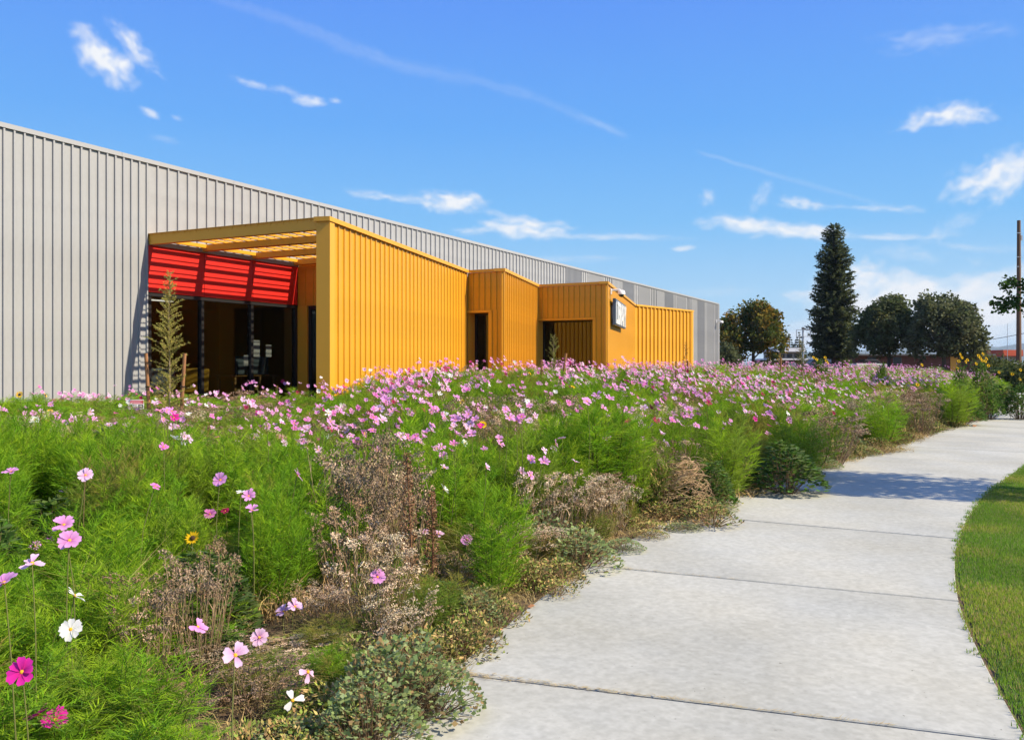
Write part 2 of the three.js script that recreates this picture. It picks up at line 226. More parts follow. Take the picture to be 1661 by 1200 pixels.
{ // the lawn right of the path
  const P = [], U = [], I = [], offs = [0.035, 0.12, 0.5, 2, 8, 40];
  for (let k = 0; k <= EN; k += 5) { const r = edgeR[k], l = edgeL[k], dx = (r.x - l.x) / WIDE, dz = (r.z - l.z) / WIDE; for (const o of offs) { const x = r.x + dx * o, z = r.z + dz * o; P.push(x, o < 0.05 ? -0.02 : 0.0 + 0.01 * Math.min(1, o), z); U.push(x / 1.3, z / 1.3); } }
  const n = offs.length; for (let k = 0; k < P.length / 3 / n - 1; k++) for (let i = 0; i < n - 1; i++) { const a = k * n + i, b = a + n; I.push(a, a + 1, b, a + 1, b + 1, b); }
  const g = new THREE.BufferGeometry(); g.setAttribute('position', new THREE.Float32BufferAttribute(P, 3)); g.setAttribute('uv', new THREE.Float32BufferAttribute(U, 2)); g.setIndex(I); g.computeVertexNormals();
  structure(mesh('lawn', g, M.lawn), 'mown green lawn on the right of the path');
  const r = mulberry(5), c = new Collect();
  for (let k = 0; k < 420; k++) { const a = r() * 6.283, p = [rr(-0.15, 0.15, r), 0, rr(-0.15, 0.15, r)], d = norm([Math.cos(a) * 0.7 * r(), 1, Math.sin(a) * 0.7 * r()]); const kind = r(); c.blade(p, d, [Math.sin(a), 0, -Math.cos(a)], rr(0.018, 0.042, r), rr(0.0022, 0.004, r), kind < 0.16 ? tone([0.24, 0.22, 0.08], 0.3, r) : tone([0.14, 0.27, 0.02], 0.35, r), kind < 0.16 ? [0.36, 0.33, 0.14] : tone([0.19, 0.32, 0.03], 0.3, r)); }
  const spots = []; for (let k = 0; k <= EN; k += 1) { const e = edgeR[k], l = edgeL[k]; if (-e.z < 1 || -e.z > 24) continue; const dx = (e.x - l.x) / WIDE, dz = (e.z - l.z) / WIDE; for (let o = 0.15; o < 4.5; o += 0.17) { spots.push([e.x + dx * (o + rr(-0.03, 0.03)), e.z + dz * (o + rr(-0.03, 0.03))]); } }
  const im = shade(new THREE.InstancedMesh(c.geo(), M.veg, spots.length)); im.name = 'lawn_grass'; const m4 = new THREE.Matrix4(), q = new THREE.Quaternion(), up = new THREE.Vector3(0, 1, 0);
  spots.forEach(([x, z], k) => { q.setFromAxisAngle(up, rnd() * 6.283); const s = rr(0.8, 1.1); im.setMatrixAt(k, m4.compose(new THREE.Vector3(x, 0.0, z), q, new THREE.Vector3(1, s, 1))); const f = 0.8 + 0.5 * fbm(x * 1.3, z * 1.3, 3); const yel = sstep(0.4, 0.7, fbm(x * 2.1 + 9, z * 2.1, 3)); im.setColorAt(k, lin(f * (0.95 + 0.75 * yel), f * (1 + 0.25 * yel), f * (1 + 0.6 * yel))); });
  im.userData = { kind: 'stuff', label: 'short mown grass blades right of the path' }; scene.add(im);
}

// ---------------------------------------------------------------- the library
const library = thing('library_building', 'long low library with grey ribbed metal walls and a folded orange metal front', 'building', [-8.39, 0, -20.25], Math.atan2(0.89, 0.4556));
const FLOOR = 0.57, YTOP = 4.616, GTOP = 6.327, HEAD = 3.257;
const inLib = (x, z) => { const dx = x + 8.39, dZ = -z - 20.25; return [dx * 0.4556 + dZ * 0.89, dx * 0.89 - dZ * 0.4556]; };     // along the wall, out from it
const part = (name, parent = library) => { const g = new THREE.Group(); g.name = name; parent.add(g); return g; };
const ribs = new Map();
function ribGeo(w, rw, rd) {
  const k = [w, rw, rd].map((v) => v.toFixed(4)).join(); if (ribs.has(k)) return ribs.get(k);
  const prof = [[0, 0], [w - rw, 0], [w - rw + 0.004, rd], [w - 0.004, rd], [w, 0]], P = [], U = [], I = [];
  for (let s = 0; s < prof.length - 1; s++) { const b = P.length / 3; for (const [x, z] of [prof[s], prof[s + 1]]) for (const y of [0, 1]) { P.push(x, y, z); U.push(x * 0.8, y * 1.7); } I.push(b, b + 2, b + 1, b + 1, b + 2, b + 3); }
  const g = new THREE.BufferGeometry(); g.setAttribute('position', new THREE.Float32BufferAttribute(P, 3)); g.setAttribute('uv', new THREE.Float32BufferAttribute(U, 2)); g.setIndex(I); g.computeVertexNormals(); ribs.set(k, g); return g;
}
function siding(parent, [s0, n0], [s1, n1], y0, y1, pitch, mat, rw = 0.05, rd = 0.038) {   // ribbed sheets from one plan point to the next
  const L = Math.hypot(s1 - s0, n1 - n0), n = Math.max(1, Math.round(L / pitch)), w = L / n, us = (s1 - s0) / L, un = (n1 - n0) / L, g = ribGeo(w, rw, rd);
  for (let k = 0; k < n; k++) { const m = mesh('siding_panel', g, mat, parent, [s0 + us * w * k, y0, n0 + un * w * k]); m.rotation.y = -Math.atan2(un, us); m.scale.y = y1 - y0; }
}
function wallBox(name, mat, parent, [s0, n0], [s1, n1], y0, y1, out, inn) {   // a straight box along a plan line, from inn behind it to out before it
  const L = Math.hypot(s1 - s0, n1 - n0), us = (s1 - s0) / L, un = (n1 - n0) / L, o = (out - inn) / 2;
  return box(name, mat, parent, [(s0 + s1) / 2 - un * o, (y0 + y1) / 2, (n0 + n1) / 2 + us * o], [L, y1 - y0, out + inn], -Math.atan2(un, us));
}
{ // grey hall
  const g = part('grey_wall');
  siding(g, [-14.2, 0], [0.0, 0], 0.3, GTOP - 0.1, 0.212, M.grey, 0.045, 0.04);
  siding(g, [0, 0], [5.14, 0], 4.40, GTOP - 0.1, 0.305, M.grey, 0.05, 0.042);
  let s = 5.14, k = 0;
  while (s < 53.2) { // sheets of several rib patterns, as they come
    const lower = s > 33.6 ? 0.3 : 4.5;
    const [len, pitch, rw, rd] = s < 24 ? [24 - s, 0.305, 0.05, 0.042] : [[1.9, 0.15, 0.05, 0.04], [0.9, 0.3, 0.09, 0.03], [2.1, 0.14, 0.04, 0.02], [1.2, 0.305, 0.07, 0.042], [1.6, 0.2, 0.07, 0.02]][k++ % 5];
    const e = Math.min(53.2, s + len); siding(g, [s, 0], [e, 0], lower, GTOP - 0.1, pitch, M.grey, rw, rd); s = e;
  }
  wallBox('wall_core', M.core, g, [-14.2, 0], [0, 0], 0.2, GTOP - 0.12, -0.02, 0.25);
  wallBox('wall_core', M.core, g, [0, 0], [5.14, 0], 4.38, GTOP - 0.12, -0.02, 0.25);
  wallBox('wall_core', M.core, g, [5.14, 0], [33.6, 0], 4.3, GTOP - 0.12, -0.02, 0.25);
  wallBox('wall_core', M.core, g, [33.6, 0], [53.2, 0], 0.2, GTOP - 0.12, -0.02, 0.25);
  wallBox('end_wall', M.greyTrim, g, [53.2, 0.02], [53.2, -16], 0.2, GTOP - 0.1, 0.04, 0.2);
  wallBox('end_wall', M.greyTrim, g, [-14.2, -16], [-14.2, 0.02], 0.2, GTOP - 0.1, 0.04, 0.2);
  wallBox('back_wall', M.greyTrim, g, [53.2, -16], [-14.2, -16], 0.2, GTOP - 0.1, 0.04, 0.2);
  wallBox('corner_trim', M.greyTrim, g, [53.17, 0], [53.3, 0], 0.2, GTOP - 0.1, 0.055, 0.05);
  for (let a = -14.2; a < 53; a += 3.37) { const m = wallBox('coping', M.greyTrim, g, [a + 0.003, 0], [a + 3.367, 0], GTOP - 0.095, GTOP, 0.055, 0.35); m.position.y += 0; }
  const r = box('roof', M.greyTrim, library, [19.5, GTOP - 0.24, -8.1], [67.2, 0.1, 15.6]);
  for (let a = -12; a < 52; a += 4.6) box('roof_screw', M.greyDark, r, [a - 19.5, 0.25, 8.0], [0.05, 0.05, 0.05]);
}
// folded orange front: plan points
const A = [0.04, 5.19], B = [10.07, 2.65], C = [10.14, 3.92], D = [15.66, 2.49], E = [15.66, 5.26], F = [27.48, 2.21], G = [33.56, 3.41], SIDE = 5.14;
const along = (p, q, t) => [mix(p[0], q[0], t), mix(p[1], q[1], t)];
{
  const y0 = 0.3, y1 = YTOP - 0.1;
  const wing = part('orange_wing_wall');
  siding(wing, along(A, B, 0.022), B, y0, y1, 0.3, M.yellow, 0.045, 0.028);
  wallBox('corner_trim', M.yellowTrim, wing, A, along(A, B, 0.022), y0, y1 + 0.005, 0.05, 0.25);
  wallBox('wall_core', M.yellowTrim, wing, along(A, B, 0.022), B, y0 + 0.02, y1 - 0.02, -0.02, 0.24);
  wallBox('coping', M.yellowTrim, wing, along(A, B, -0.006), along(A, B, 1.004), y1 + 0.008, YTOP, 0.075, 0.28);
  const fold = part('orange_fold_wall');
  siding(fold, along(C, D, 0.015), D, y0, y1, 0.262, M.yellow, 0.055, 0.042);
  wallBox('corner_trim', M.yellowTrim, fold, C, along(C, D, 0.015), y0, y1 + 0.005, 0.05, 0.1);
  wallBox('wall_core', M.yellowTrim, fold, along(C, D, 0.02), D, y0 + 0.02, y1 - 0.02, -0.02, 0.2);
  wallBox('coping', M.yellowTrim, fold, along(C, D, -0.008), along(C, D, 1.01), y1 + 0.008, YTOP, 0.075, 0.28);
  const signWall = part('orange_sign_wall');
  siding(signWall, along(E, F, 0.012), F, y0, y1, 0.305, M.yellow, 0.03, 0.012);
  wallBox('corner_trim', M.yellowTrim, signWall, E, along(E, F, 0.012), y0, y1 + 0.005, 0.03, 0.1);
  wallBox('wall_core', M.yellowTrim, signWall, along(E, F, 0.02), F, y0 + 0.02, y1 - 0.02, -0.02, 0.2);
  wallBox('coping', M.yellowTrim, signWall, along(E, F, -0.006), along(E, F, 1.003), y1 + 0.008, YTOP, 0.06, 0.28);
  const last = part('orange_end_wall');
  siding(last, F, along(F, G, 0.97), y0, y1, 0.41, M.yellow, 0.12, 0.06);
  wallBox('wall_core', M.yellowTrim, last, F, along(F, G, 0.97), y0 + 0.02, y1 - 0.02, -0.02, 0.2);
  wallBox('corner_trim', M.yellowTrim, last, along(F, G, 0.97), G, y0, y1 + 0.005, 0.075, 0.15);
  wallBox('coping', M.yellowTrim, last, along(F, G, 0.006), along(F, G, 1.01), y1 + 0.008, YTOP - 0.003, 0.085, 0.28);
  wallBox('end_wall', M.yellowTrim, last, G, [G[0], 0.05], y0, y1, 0.0, 0.12);
  // the two walls that turn back, each with a recessed opening
  const back = (name, s, nA, nB, open, glassName, mullions) => {
    const w = part(name);
    siding(w, [s, nA], [s, nB - 0.22], HEAD + 0.07, y1, 0.213, M.yellow, 0.03, 0.03);
    siding(w, [s, open + 0.12], [s, nB - 0.02], y0, HEAD + 0.07, 0.21, M.yellow, 0.03, 0.03);
    siding(w, [s, nB - 0.22], [s, nB - 0.02], HEAD + 0.07, y1, 0.2, M.yellow, 0.03, 0.03);
    wallBox('wall_core', M.yellowTrim, w, [s, nA], [s, nB], HEAD + 0.02, y1 - 0.02, -0.015, 0.12);
    wallBox('wall_core', M.yellowTrim, w, [s, open], [s, nB], y0, HEAD - 0.002, -0.015, 0.12);
    wallBox('lintel_trim', M.yellowTrim, w, [s, nA], [s, open + 0.12], HEAD, HEAD + 0.068, 0.05, 0.62);
    wallBox('jamb_trim', M.yellowTrim, w, [s, open], [s, open + 0.118], y0, HEAD - 0.004, 0.035, 0.6);
    siding(w, [s, nA + 0.01], [s + 0.6, nA + 0.01], y0, HEAD - 0.003, 0.1, M.yellow, 0.02, 0.015);
    wallBox('coping', M.yellowTrim, w, [s, nA + 0.08], [s, nB - 0.06], y1 + 0.008, YTOP - 0.004, 0.06, 0.28);
    const sg = s + 0.48, win = part(glassName, w);
    mesh('glass', boxGeo(0.012, HEAD - FLOOR - 0.12, open - nA - 0.1), M.glass, win, [sg, (HEAD + FLOOR) / 2, (nA + open) / 2]);
    box('frame', M.frame, win, [sg, HEAD - 0.035, (nA + open) / 2], [0.1, 0.065, open - nA - 0.02]);
    box('frame', M.frame, win, [sg, FLOOR - 0.02, (nA + open) / 2], [0.1, 0.16, open - nA - 0.02]);
    for (const n of [nA + 0.045, open - 0.04, ...mullions]) box('frame', M.frame, win, [sg, (HEAD + FLOOR) / 2 - 0.005, n], [0.095, HEAD - FLOOR - 0.075, 0.06]);
  };
  back('orange_return_wall', C[0], B[1], C[1], 3.42, 'glass_door', []);
  back('orange_return_wall', E[0], D[1], E[1], 4.72, 'window', []);
  // rooms behind those openings
  const rooms = part('inner_walls');
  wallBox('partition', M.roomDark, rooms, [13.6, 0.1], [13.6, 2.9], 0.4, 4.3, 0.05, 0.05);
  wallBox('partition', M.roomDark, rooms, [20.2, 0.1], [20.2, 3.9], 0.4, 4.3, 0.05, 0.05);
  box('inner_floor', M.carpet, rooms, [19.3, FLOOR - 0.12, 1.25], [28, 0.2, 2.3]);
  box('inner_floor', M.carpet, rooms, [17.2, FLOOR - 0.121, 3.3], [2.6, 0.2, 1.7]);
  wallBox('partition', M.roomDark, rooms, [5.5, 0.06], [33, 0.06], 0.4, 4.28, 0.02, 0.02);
  // flat roof over the orange rooms
  const shp = new THREE.Shape([[SIDE + 0.1, 0], [SIDE + 0.1, 3.6], [B[0] - 0.2, B[1] - 0.12], [C[0] + 0.2, B[1] - 0.12], [C[0] + 0.2, C[1] - 0.2], [D[0] + 0.2, D[1] - 0.2], [E[0] + 0.2, E[1] - 0.2], [F[0], F[1] - 0.15], [G[0] - 0.15, G[1] - 0.15], [G[0] - 0.15, 0]].map(([a, b]) => new THREE.Vector2(a, -b)));
  const rg = new THREE.ExtrudeGeometry(shp, { depth: 0.1, bevelEnabled: false }); rg.rotateX(-Math.PI / 2);
  mesh('porch_roof', rg, M.greyTrim, library, [0, 4.34, 0]);
}
{ // open porch: beams, slats, red band, glazing, side wall with a door
  const porch = part('porch_canopy');
  const wingN = (s) => 5.19 - 0.2533 * s - 0.25;
  [[0.09, 4.37, 4.60], [1.70, 4.40, 4.55], [3.40, 4.40, 4.55], [5.02, 4.40, 4.55]].forEach(([s, b, t], k) => box('beam', M.yellowTrim, porch, [s, (b + t) / 2, (wingN(s) + 0.0) / 2], [k ? 0.2 : 0.14, t - b, wingN(s) - 0.01]));
  box('beam_cap', M.yellowTrim, porch, [0.09, 4.61, wingN(0.09) / 2], [0.2, 0.016, wingN(0.09) - 0.01]);
  box('ledger', M.yellowTrim, porch, [2.57, 4.505, 0.16], [5.06, 0.085, 0.08]);
  for (let n = 0.42, k = 0; n < 4.85; n += 0.18, k++) { const lim = Math.min(5.1, (4.94 - n) / 0.2533 - 0.05); if (lim < 0.4) continue; const w = k % 2 ? 0.016 : 0.07; box('slat', M.yellowTrim, porch, [lim / 2 + 0.01, k % 2 ? 4.56 : 4.574, n], [lim, k % 2 ? 0.016 : 0.045, w]); }
  const front = part('storefront');
  for (const [a, b] of [[0.02, 1.69], [1.7, 3.36], [3.37, 5.12]]) box('red_panel', M.red, front, [(a + b) / 2, (HEAD + 4.36) / 2 + 0.02, -0.005], [b - a - 0.006, 4.34 - HEAD, 0.05]);
  box('flashing', M.greyTrim, front, [2.57, 4.41, 0.02], [5.1, 0.1, 0.08]);
  for (const s of [0.06, 1.65, 3.35, 5.08]) box('mullion', M.frame, front, [s, (HEAD + FLOOR) / 2, -0.05], [0.085, HEAD - FLOOR, 0.14]);
  box('head_frame', M.frame, front, [2.57, HEAD - 0.03, -0.048], [5.0, 0.075, 0.13]);
  box('sill_frame', M.frame, front, [2.57, FLOOR + 0.07, -0.048], [5.0, 0.16, 0.13]);
  for (const [a, b] of [[0.1, 1.6], [1.7, 3.3], [3.4, 5.03]]) mesh('glass_pane', boxGeo(b - a, HEAD - FLOOR - 0.18, 0.012), M.glass, front, [(a + b) / 2, (HEAD + FLOOR) / 2 + 0.04, -0.05]);
  const sw = part('porch_side_wall');
  siding(sw, [SIDE, 0.02], [SIDE, 3.62], HEAD, 4.30, 0.28, M.yellow, 0.03, 0.02);
  wallBox('wall_core', M.yellowTrim, sw, [SIDE, 0.0], [SIDE, 3.64], HEAD + 0.004, 4.5, -0.015, 0.15);
  wallBox('jamb_trim', M.yellowTrim, sw, [SIDE, 0.02], [SIDE, 0.36], 0.3, HEAD - 0.003, 0.02, 0.15);
  wallBox('jamb_trim', M.yellowTrim, sw, [SIDE, 2.3], [SIDE, 3.62], 0.3, HEAD - 0.003, 0.02, 0.15);
  const door = part('glass_door', sw);
  mesh('glass', boxGeo(0.012, 2.5, 1.8), M.glass, door, [SIDE + 0.08, 1.9, 1.33]);
  for (const n of [0.4, 1.3, 2.26]) box('frame', M.frame, door, [SIDE + 0.08, 1.9, n], [0.08, 2.68, 0.085]);
  box('frame', M.frame, door, [SIDE + 0.08, HEAD - 0.05, 1.33], [0.083, 0.09, 1.94]); box('frame', M.frame, door, [SIDE + 0.08, FLOOR + 0.09, 1.33], [0.083, 0.18, 1.94]);
  box('handle', M.steel, door, [SIDE + 0.02, 1.6, 1.2], [0.03, 0.5, 0.03]);
  { const fs = new THREE.Shape([[-0.1, 0], [-0.1, 4.9], [5.1, 3.6], [5.1, 0]].map(([a, b]) => new THREE.Vector2(a, -b))), fg = new THREE.ExtrudeGeometry(fs, { depth: 0.4, bevelEnabled: false }); fg.rotateX(-Math.PI / 2); mesh('porch_floor', fg, M.core, library, [0, FLOOR - 0.42, 0]); }
  // the reading room behind the glazing
  const room = part('reading_room');
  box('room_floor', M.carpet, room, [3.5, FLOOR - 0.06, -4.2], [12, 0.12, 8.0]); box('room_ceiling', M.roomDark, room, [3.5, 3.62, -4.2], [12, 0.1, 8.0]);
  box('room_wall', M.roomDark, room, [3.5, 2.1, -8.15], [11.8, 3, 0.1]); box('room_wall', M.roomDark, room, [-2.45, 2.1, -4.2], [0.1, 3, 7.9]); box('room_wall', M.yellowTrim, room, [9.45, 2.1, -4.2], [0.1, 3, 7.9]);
  box('room_wall', M.yellowTrim, room, [6.3, 2.1, -2.6], [3.2, 3, 0.12]);
  for (const [s, n, w] of [[1.2, -7.9, 1.6], [3.4, -7.9, 1.6], [5.6, -7.9, 1.6]]) { const bs = part('bookcase', room); box('carcass', M.table, bs, [s, 1.5, n], [w, 1.9, 0.3]); for (let q = 0; q < 4; q++) box('shelf', M.roomWall, bs, [s, 0.85 + q * 0.45, n + 0.17], [w - 0.1, 0.3, 0.06]); }
}
function inside(s, y, n) { const v = new THREE.Vector3(s, y, n); library.updateMatrixWorld(true); return library.localToWorld(v).toArray(); }
const LT = library.rotation.y;
{ // furniture seen through the glass
  const chair = (s, n, turn, mat, label, name) => { const t = thing(name, label, 'chair', inside(s, FLOOR, n), LT + turn); box('seat', mat, t, [0, 0.4, 0], [0.62, 0.14, 0.6], 0, 0.04); box('backrest', mat, t, [0, 0.68, -0.28], [0.62, 0.55, 0.12], 0, 0.05).rotation.x = -0.15; for (const x of [-0.26, 0.26]) for (const z of [-0.24, 0.24]) box('leg', M.table, t, [x, 0.165, z], [0.05, 0.33, 0.05]); return t; };
  chair(2.05, -0.75, 2.7, M.chair, 'yellow padded armchair behind the storefront glass', 'armchair');
  chair(0.95, -0.8, 2.9, M.chairGrey, 'pale grey armchair behind the glass beside the yellow one', 'armchair');
  const t = thing('reading_table', 'wooden table with square legs behind the storefront glass', 'table', inside(4.1, FLOOR, -0.9), LT); box('tabletop', M.table, t, [0, 0.74, 0], [1.7, 0.04, 0.7], 0, 0.01); for (const x of [-0.75, 0.2, 0.78]) for (const z of [-0.28, 0.28]) box('leg', M.table, t, [x, 0.36, z], [0.08, 0.72, 0.08]);
  const s = thing('desk_screen', 'grey blue fabric privacy screen standing on the table', 'desk screen', inside(4.15, FLOOR + 0.76, -0.75), LT); box('panel', M.screen, s, [0, 0.26, 0], [1.25, 0.5, 0.04], 0, 0.01); box('foot', M.frame, s, [-0.5, 0.008, 0], [0.06, 0.016, 0.3]); box('foot', M.frame, s, [0.5, 0.008, 0], [0.06, 0.016, 0.3]);
  const paper = (s0, y, w, h, label) => { const m = mesh('notice', boxGeo(w, h, 0.004), M.paper, null, inside(s0, y, -0.062)); m.rotation.y = LT; tag(m, label, 'notice', 'notices on the storefront glass'); };
  paper(3.56, 2.03, 0.3, 0.46, 'largest white paper notice taped to the right pane'); paper(4.05, 1.98, 0.22, 0.34, 'grey white notice taped to glass, right of the largest one'); paper(3.2, 1.72, 0.16, 0.28, 'small pale blue white notice low on the middle pane');
  const l = thing('ceiling_light', 'thin white linear ceiling light glowing inside the room', 'light', inside(1.4, 3.3, -2.2), LT); box('diffuser', M.lampGlow, l, [0, 0, 0], [2.6, 0.03, 0.06]); box('housing', M.white, l, [0, 0.045, 0], [2.64, 0.055, 0.08]); for (const x of [-1, 1]) box('hanger', M.steel, l, [x, 0.17, 0], [0.01, 0.2, 0.01]);
  const ra = new THREE.RectAreaLight(new THREE.Color(1, 0.93, 0.8), 1.2, 2.6, 0.06); ra.position.set(...inside(1.4, 3.27, -2.2)); const tgt = inside(1.4, 0, -2.2); ra.lookAt(...tgt); scene.add(ra);
}
{ // the sign, the cameras
  const font = await new FontLoader().loadAsync('fonts/droid/droid_sans_bold.typeface.json');
  const ux = (F[0] - E[0]) / 12.206, un = (F[1] - E[1]) / 12.206, turn = -Math.atan2(un, ux), mid = 3.05, off = 0.15;
  const sgn = thing('library_sign', 'wide white LIBRARY letter sign on blue box, mounted on the orange wall', 'sign', inside(E[0] + ux * mid - un * off, 3.10, E[1] + un * mid + ux * off), LT + turn);
  box('panel', M.signSide, sgn, [0, 0.49, 0], [4.1, 0.98, 0.1]); box('face', M.signFace, sgn, [0, 0.49, 0.053], [4.04, 0.93, 0.006]);
  const tint = ['L', 'I', 'B', 'R', 'A', 'R', 'Y'], wds = []; let x = -1.98;
  const geos = tint.map((ch) => { const g = new TextGeometry(ch, { font, size: 0.86, depth: 0.03, curveSegments: 5, bevelEnabled: false }); g.computeBoundingBox(); const b = g.boundingBox; g.translate(-b.min.x, -b.min.y, 0); wds.push(b.max.x - b.min.x); return g; });
  const total = wds.reduce((a, b) => a + b, 0), k = (3.92 - 6 * 0.05) / total;
  geos.forEach((g, i) => { const m = mesh('letter', g, M.white, sgn, [x, 0.05, 0.057]); m.scale.set(k, 1, 1); x += wds[i] * k + 0.05; });
  box('colour_block', M.signYellow, sgn, [-1.36, 0.45, 0.06], [0.1, 0.3, 0.012]); box('colour_block', M.signYellow, sgn, [0.72, 0.17, 0.06], [0.3, 0.24, 0.012]);
  for (const a of [-1.6, 1.6]) box('bracket', M.steel, sgn, [a, 0.49, -0.09], [0.1, 0.5, 0.09]);
  const cam = (s, y, n, tr, label) => { const t = thing('security_camera', label, 'camera', inside(s, y, n), LT + tr); box('wall_plate', M.white, t, [0, 0, 0.02], [0.16, 0.22, 0.06], 0, 0.015); box('arm', M.white, t, [0, 0.05, 0.2], [0.09, 0.08, 0.34], 0, 0.02); const prof = [[0.0, -0.02], [0.09, -0.02], [0.13, -0.06], [0.15, -0.16], [0.14, -0.18]].map((p) => new THREE.Vector2(...p)); mesh('hood', new THREE.LatheGeometry(prof, 14), M.white, t, [0, 0.06, 0.4]); mesh('dome', new THREE.SphereGeometry(0.105, 14, 8, 0, 6.2832, Math.PI / 2, Math.PI / 2), M.black, t, [0, -0.11, 0.4]); };
  cam(E[0] + ux * 1.0 - un * 0.02, 4.33, E[1] + un * 1.0 + ux * 0.02, turn, 'white dome security camera above the library sign');
  cam(52.3, 4.9, 0.05, 0, 'small white security camera at the far end of the grey wall');
}
console.log('building done');

// ---------------------------------------------------------------- plants of the flower bed: shapes
const GREEN = [0.16, 0.33, 0.012], LIME = [0.26, 0.42, 0.016], DEEP = [0.075, 0.18, 0.018], STRAW = [0.42, 0.30, 0.11], BROWN = [0.27, 0.18, 0.10], PALEBROWN = [0.55, 0.43, 0.29], RUST = [0.24, 0.10, 0.045];
function featherPlant(seed, h, w, stems, leaves, cols, len = 0.165, wide = 0.003) {   // thread-leaved cosmos
  const r = mulberry(seed), c = new Collect();
  for (let s = 0; s < stems; s++) {
    const a = r() * 6.283, rad = w * 0.5 * Math.sqrt(r()), tip = [Math.cos(a) * rad, h * (0.66 + 0.34 * r()) * (1 - 0.22 * (rad / (w * 0.5)) ** 2), Math.sin(a) * rad], foot = [tip[0] * 0.25, 0, tip[2] * 0.25], bow = ball(r);
    const on = (t) => [mix(foot[0], tip[0], Math.pow(t, 0.8)) + bow[0] * 0.05 * Math.sin(t * 3.1), tip[1] * t, mix(foot[2], tip[2], Math.pow(t, 0.8)) + bow[2] * 0.05 * Math.sin(t * 3.1)];
    c.tube([on(0), on(0.35), on(0.7), on(1)], [0.006, 0.005, 0.003, 0.0015], 3, tone([0.14, 0.15, 0.035], 0.25, r));
    const base = cols[Math.floor(r() * cols.length)];
    for (let l = 0; l < leaves; l++) {
      const t = 0.1 + 0.92 * Math.pow((l + r()) / leaves, 0.75), p = on(Math.min(1, t)), b = l * 2.4 + r(), out = norm([Math.cos(b) * 0.8 + Math.cos(a) * 0.35, 0.25 + 0.75 * r() + (t > 0.9 ? 1 : 0), Math.sin(b) * 0.8 + Math.sin(a) * 0.35]);
      const L = len * rr(0.65, 1.25, r) * (t > 0.85 ? 0.8 : 1), side = norm(cross(out, [r() - 0.5, 1, r() - 0.5])), nrm = cross(side, out), col = tone(base, 0.28, r), col2 = tone([base[0] * 1.25, base[1] * 1.15, base[2]], 0.2, r);
      c.blade(p, out, side, L, wide * 0.7, col);
      for (let k = 0; k < 9; k++) { const q = add(p, out, L * (0.18 + 0.075 * k)), sg = k % 2 ? 1 : -1, d = norm(add(add(out, side, sg * rr(0.5, 1.0, r)), nrm, rr(-0.45, 0.45, r))); c.blade(q, d, norm(cross(d, [r() - 0.5, r() - 0.5, r() - 0.5])), L * rr(0.35, 0.62, r), wide * rr(0.7, 1.15, r), col, col2); }
    }
  }
  return c.geo();
}
function driedHeads(seed, h, w, stems, cols, curl = 0.03) {   // dead stems that end in crumpled seed heads
  const r = mulberry(seed), c = new Collect();
  for (let s = 0; s < stems; s++) {
    const a = r() * 6.283, rad = w * 0.5 * Math.sqrt(r()), tip = [Math.cos(a) * rad, h * rr(0.55, 1, r), Math.sin(a) * rad], col = tone(cols[Math.floor(r() * cols.length)], 0.3, r), foot = [tip[0] * 0.4, 0, tip[2] * 0.4], m = add([(tip[0] + foot[0]) / 2, tip[1] * 0.5, (tip[2] + foot[2]) / 2], ball(r), 0.04);
    c.tube([foot, m, tip], [0.004, 0.0032, 0.002], 3, tone(BROWN, 0.3, r));
    for (let b = 0; b < 16; b++) { const p0 = (b < 8 ? [mix(foot[0], m[0], b / 8), mix(foot[1], m[1], b / 8), mix(foot[2], m[2], b / 8)] : [mix(m[0], tip[0], b / 8 - 1), mix(m[1], tip[1], b / 8 - 1), mix(m[2], tip[2], b / 8 - 1)]), d = norm([r() - 0.5, 0.5 + r() * 0.6, r() - 0.5]); c.blade(p0, d, norm(cross(d, ball(r))), rr(0.05, 0.14, r), 0.0035, tone(r() < 0.35 ? [0.17, 0.18, 0.04] : col, 0.3, r)); }
    const heads = 3 + Math.floor(r() * 3);
    for (let k = 0; k < heads; k++) { // each head: a coil of short tufts
      const o = add(tip, ball(r), 0.045), ax = ball(r), R = curl * rr(0.7, 1.3, r), N = 10;
      for (let q = 0; q < N; q++) { const th = q / N * 4.5 + r() * 0.4, p = add(o, [Math.cos(th) * R + ax[0] * 0.012, Math.sin(th) * R * 0.8, Math.sin(th * 1.3) * R + ax[2] * 0.012]); for (let z = 0; z < 2; z++) { const d = norm(ball(r)); c.leaf(p, d, norm(cross(d, ball(r))), rr(0.012, 0.024, r), rr(0.004, 0.008, r), tone(col, 0.4, r)); } }
    }
  }
  return c.geo();
}
function leafMound(seed, h, w, n, size, cols, round = 0.55, flat = 0.5) {   // low plant of small leaves
  const r = mulberry(seed), c = new Collect();
  for (let k = 0; k < n; k++) {
    const a = r() * 6.283, q = Math.sqrt(r()), rad = w * 0.5 * q, top = h * (1 - q * q * 0.85) * (0.75 + 0.5 * fbm(Math.cos(a) * rad * 9 + seed, Math.sin(a) * rad * 9, 2)), p = [Math.cos(a) * rad, top * (1 - 0.6 * r() * r()) + 0.005, Math.sin(a) * rad], d = norm([Math.cos(a) * 0.7 + (r() - 0.5) * 1.4, (r() - 0.2) * flat * 1.6, Math.sin(a) * 0.7 + (r() - 0.5) * 1.4]), side = norm(cross(d, [(r() - 0.5) * 0.9, 1, (r() - 0.5) * 0.9]));
    const L = size * rr(0.6, 1.3, r); c.leaf(p, d, side, L, L * round, tone(cols[Math.floor(r() * cols.length)], 0.3, r));
    if (k % 14 === 0) c.tube([[p[0] * 0.3, 0, p[2] * 0.3], [p[0] * 0.75, p[1] * 0.75, p[2] * 0.75], p], [0.003, 0.0025, 0.0015], 3, tone(BROWN, 0.3, r));
  }
  return c.geo();
}
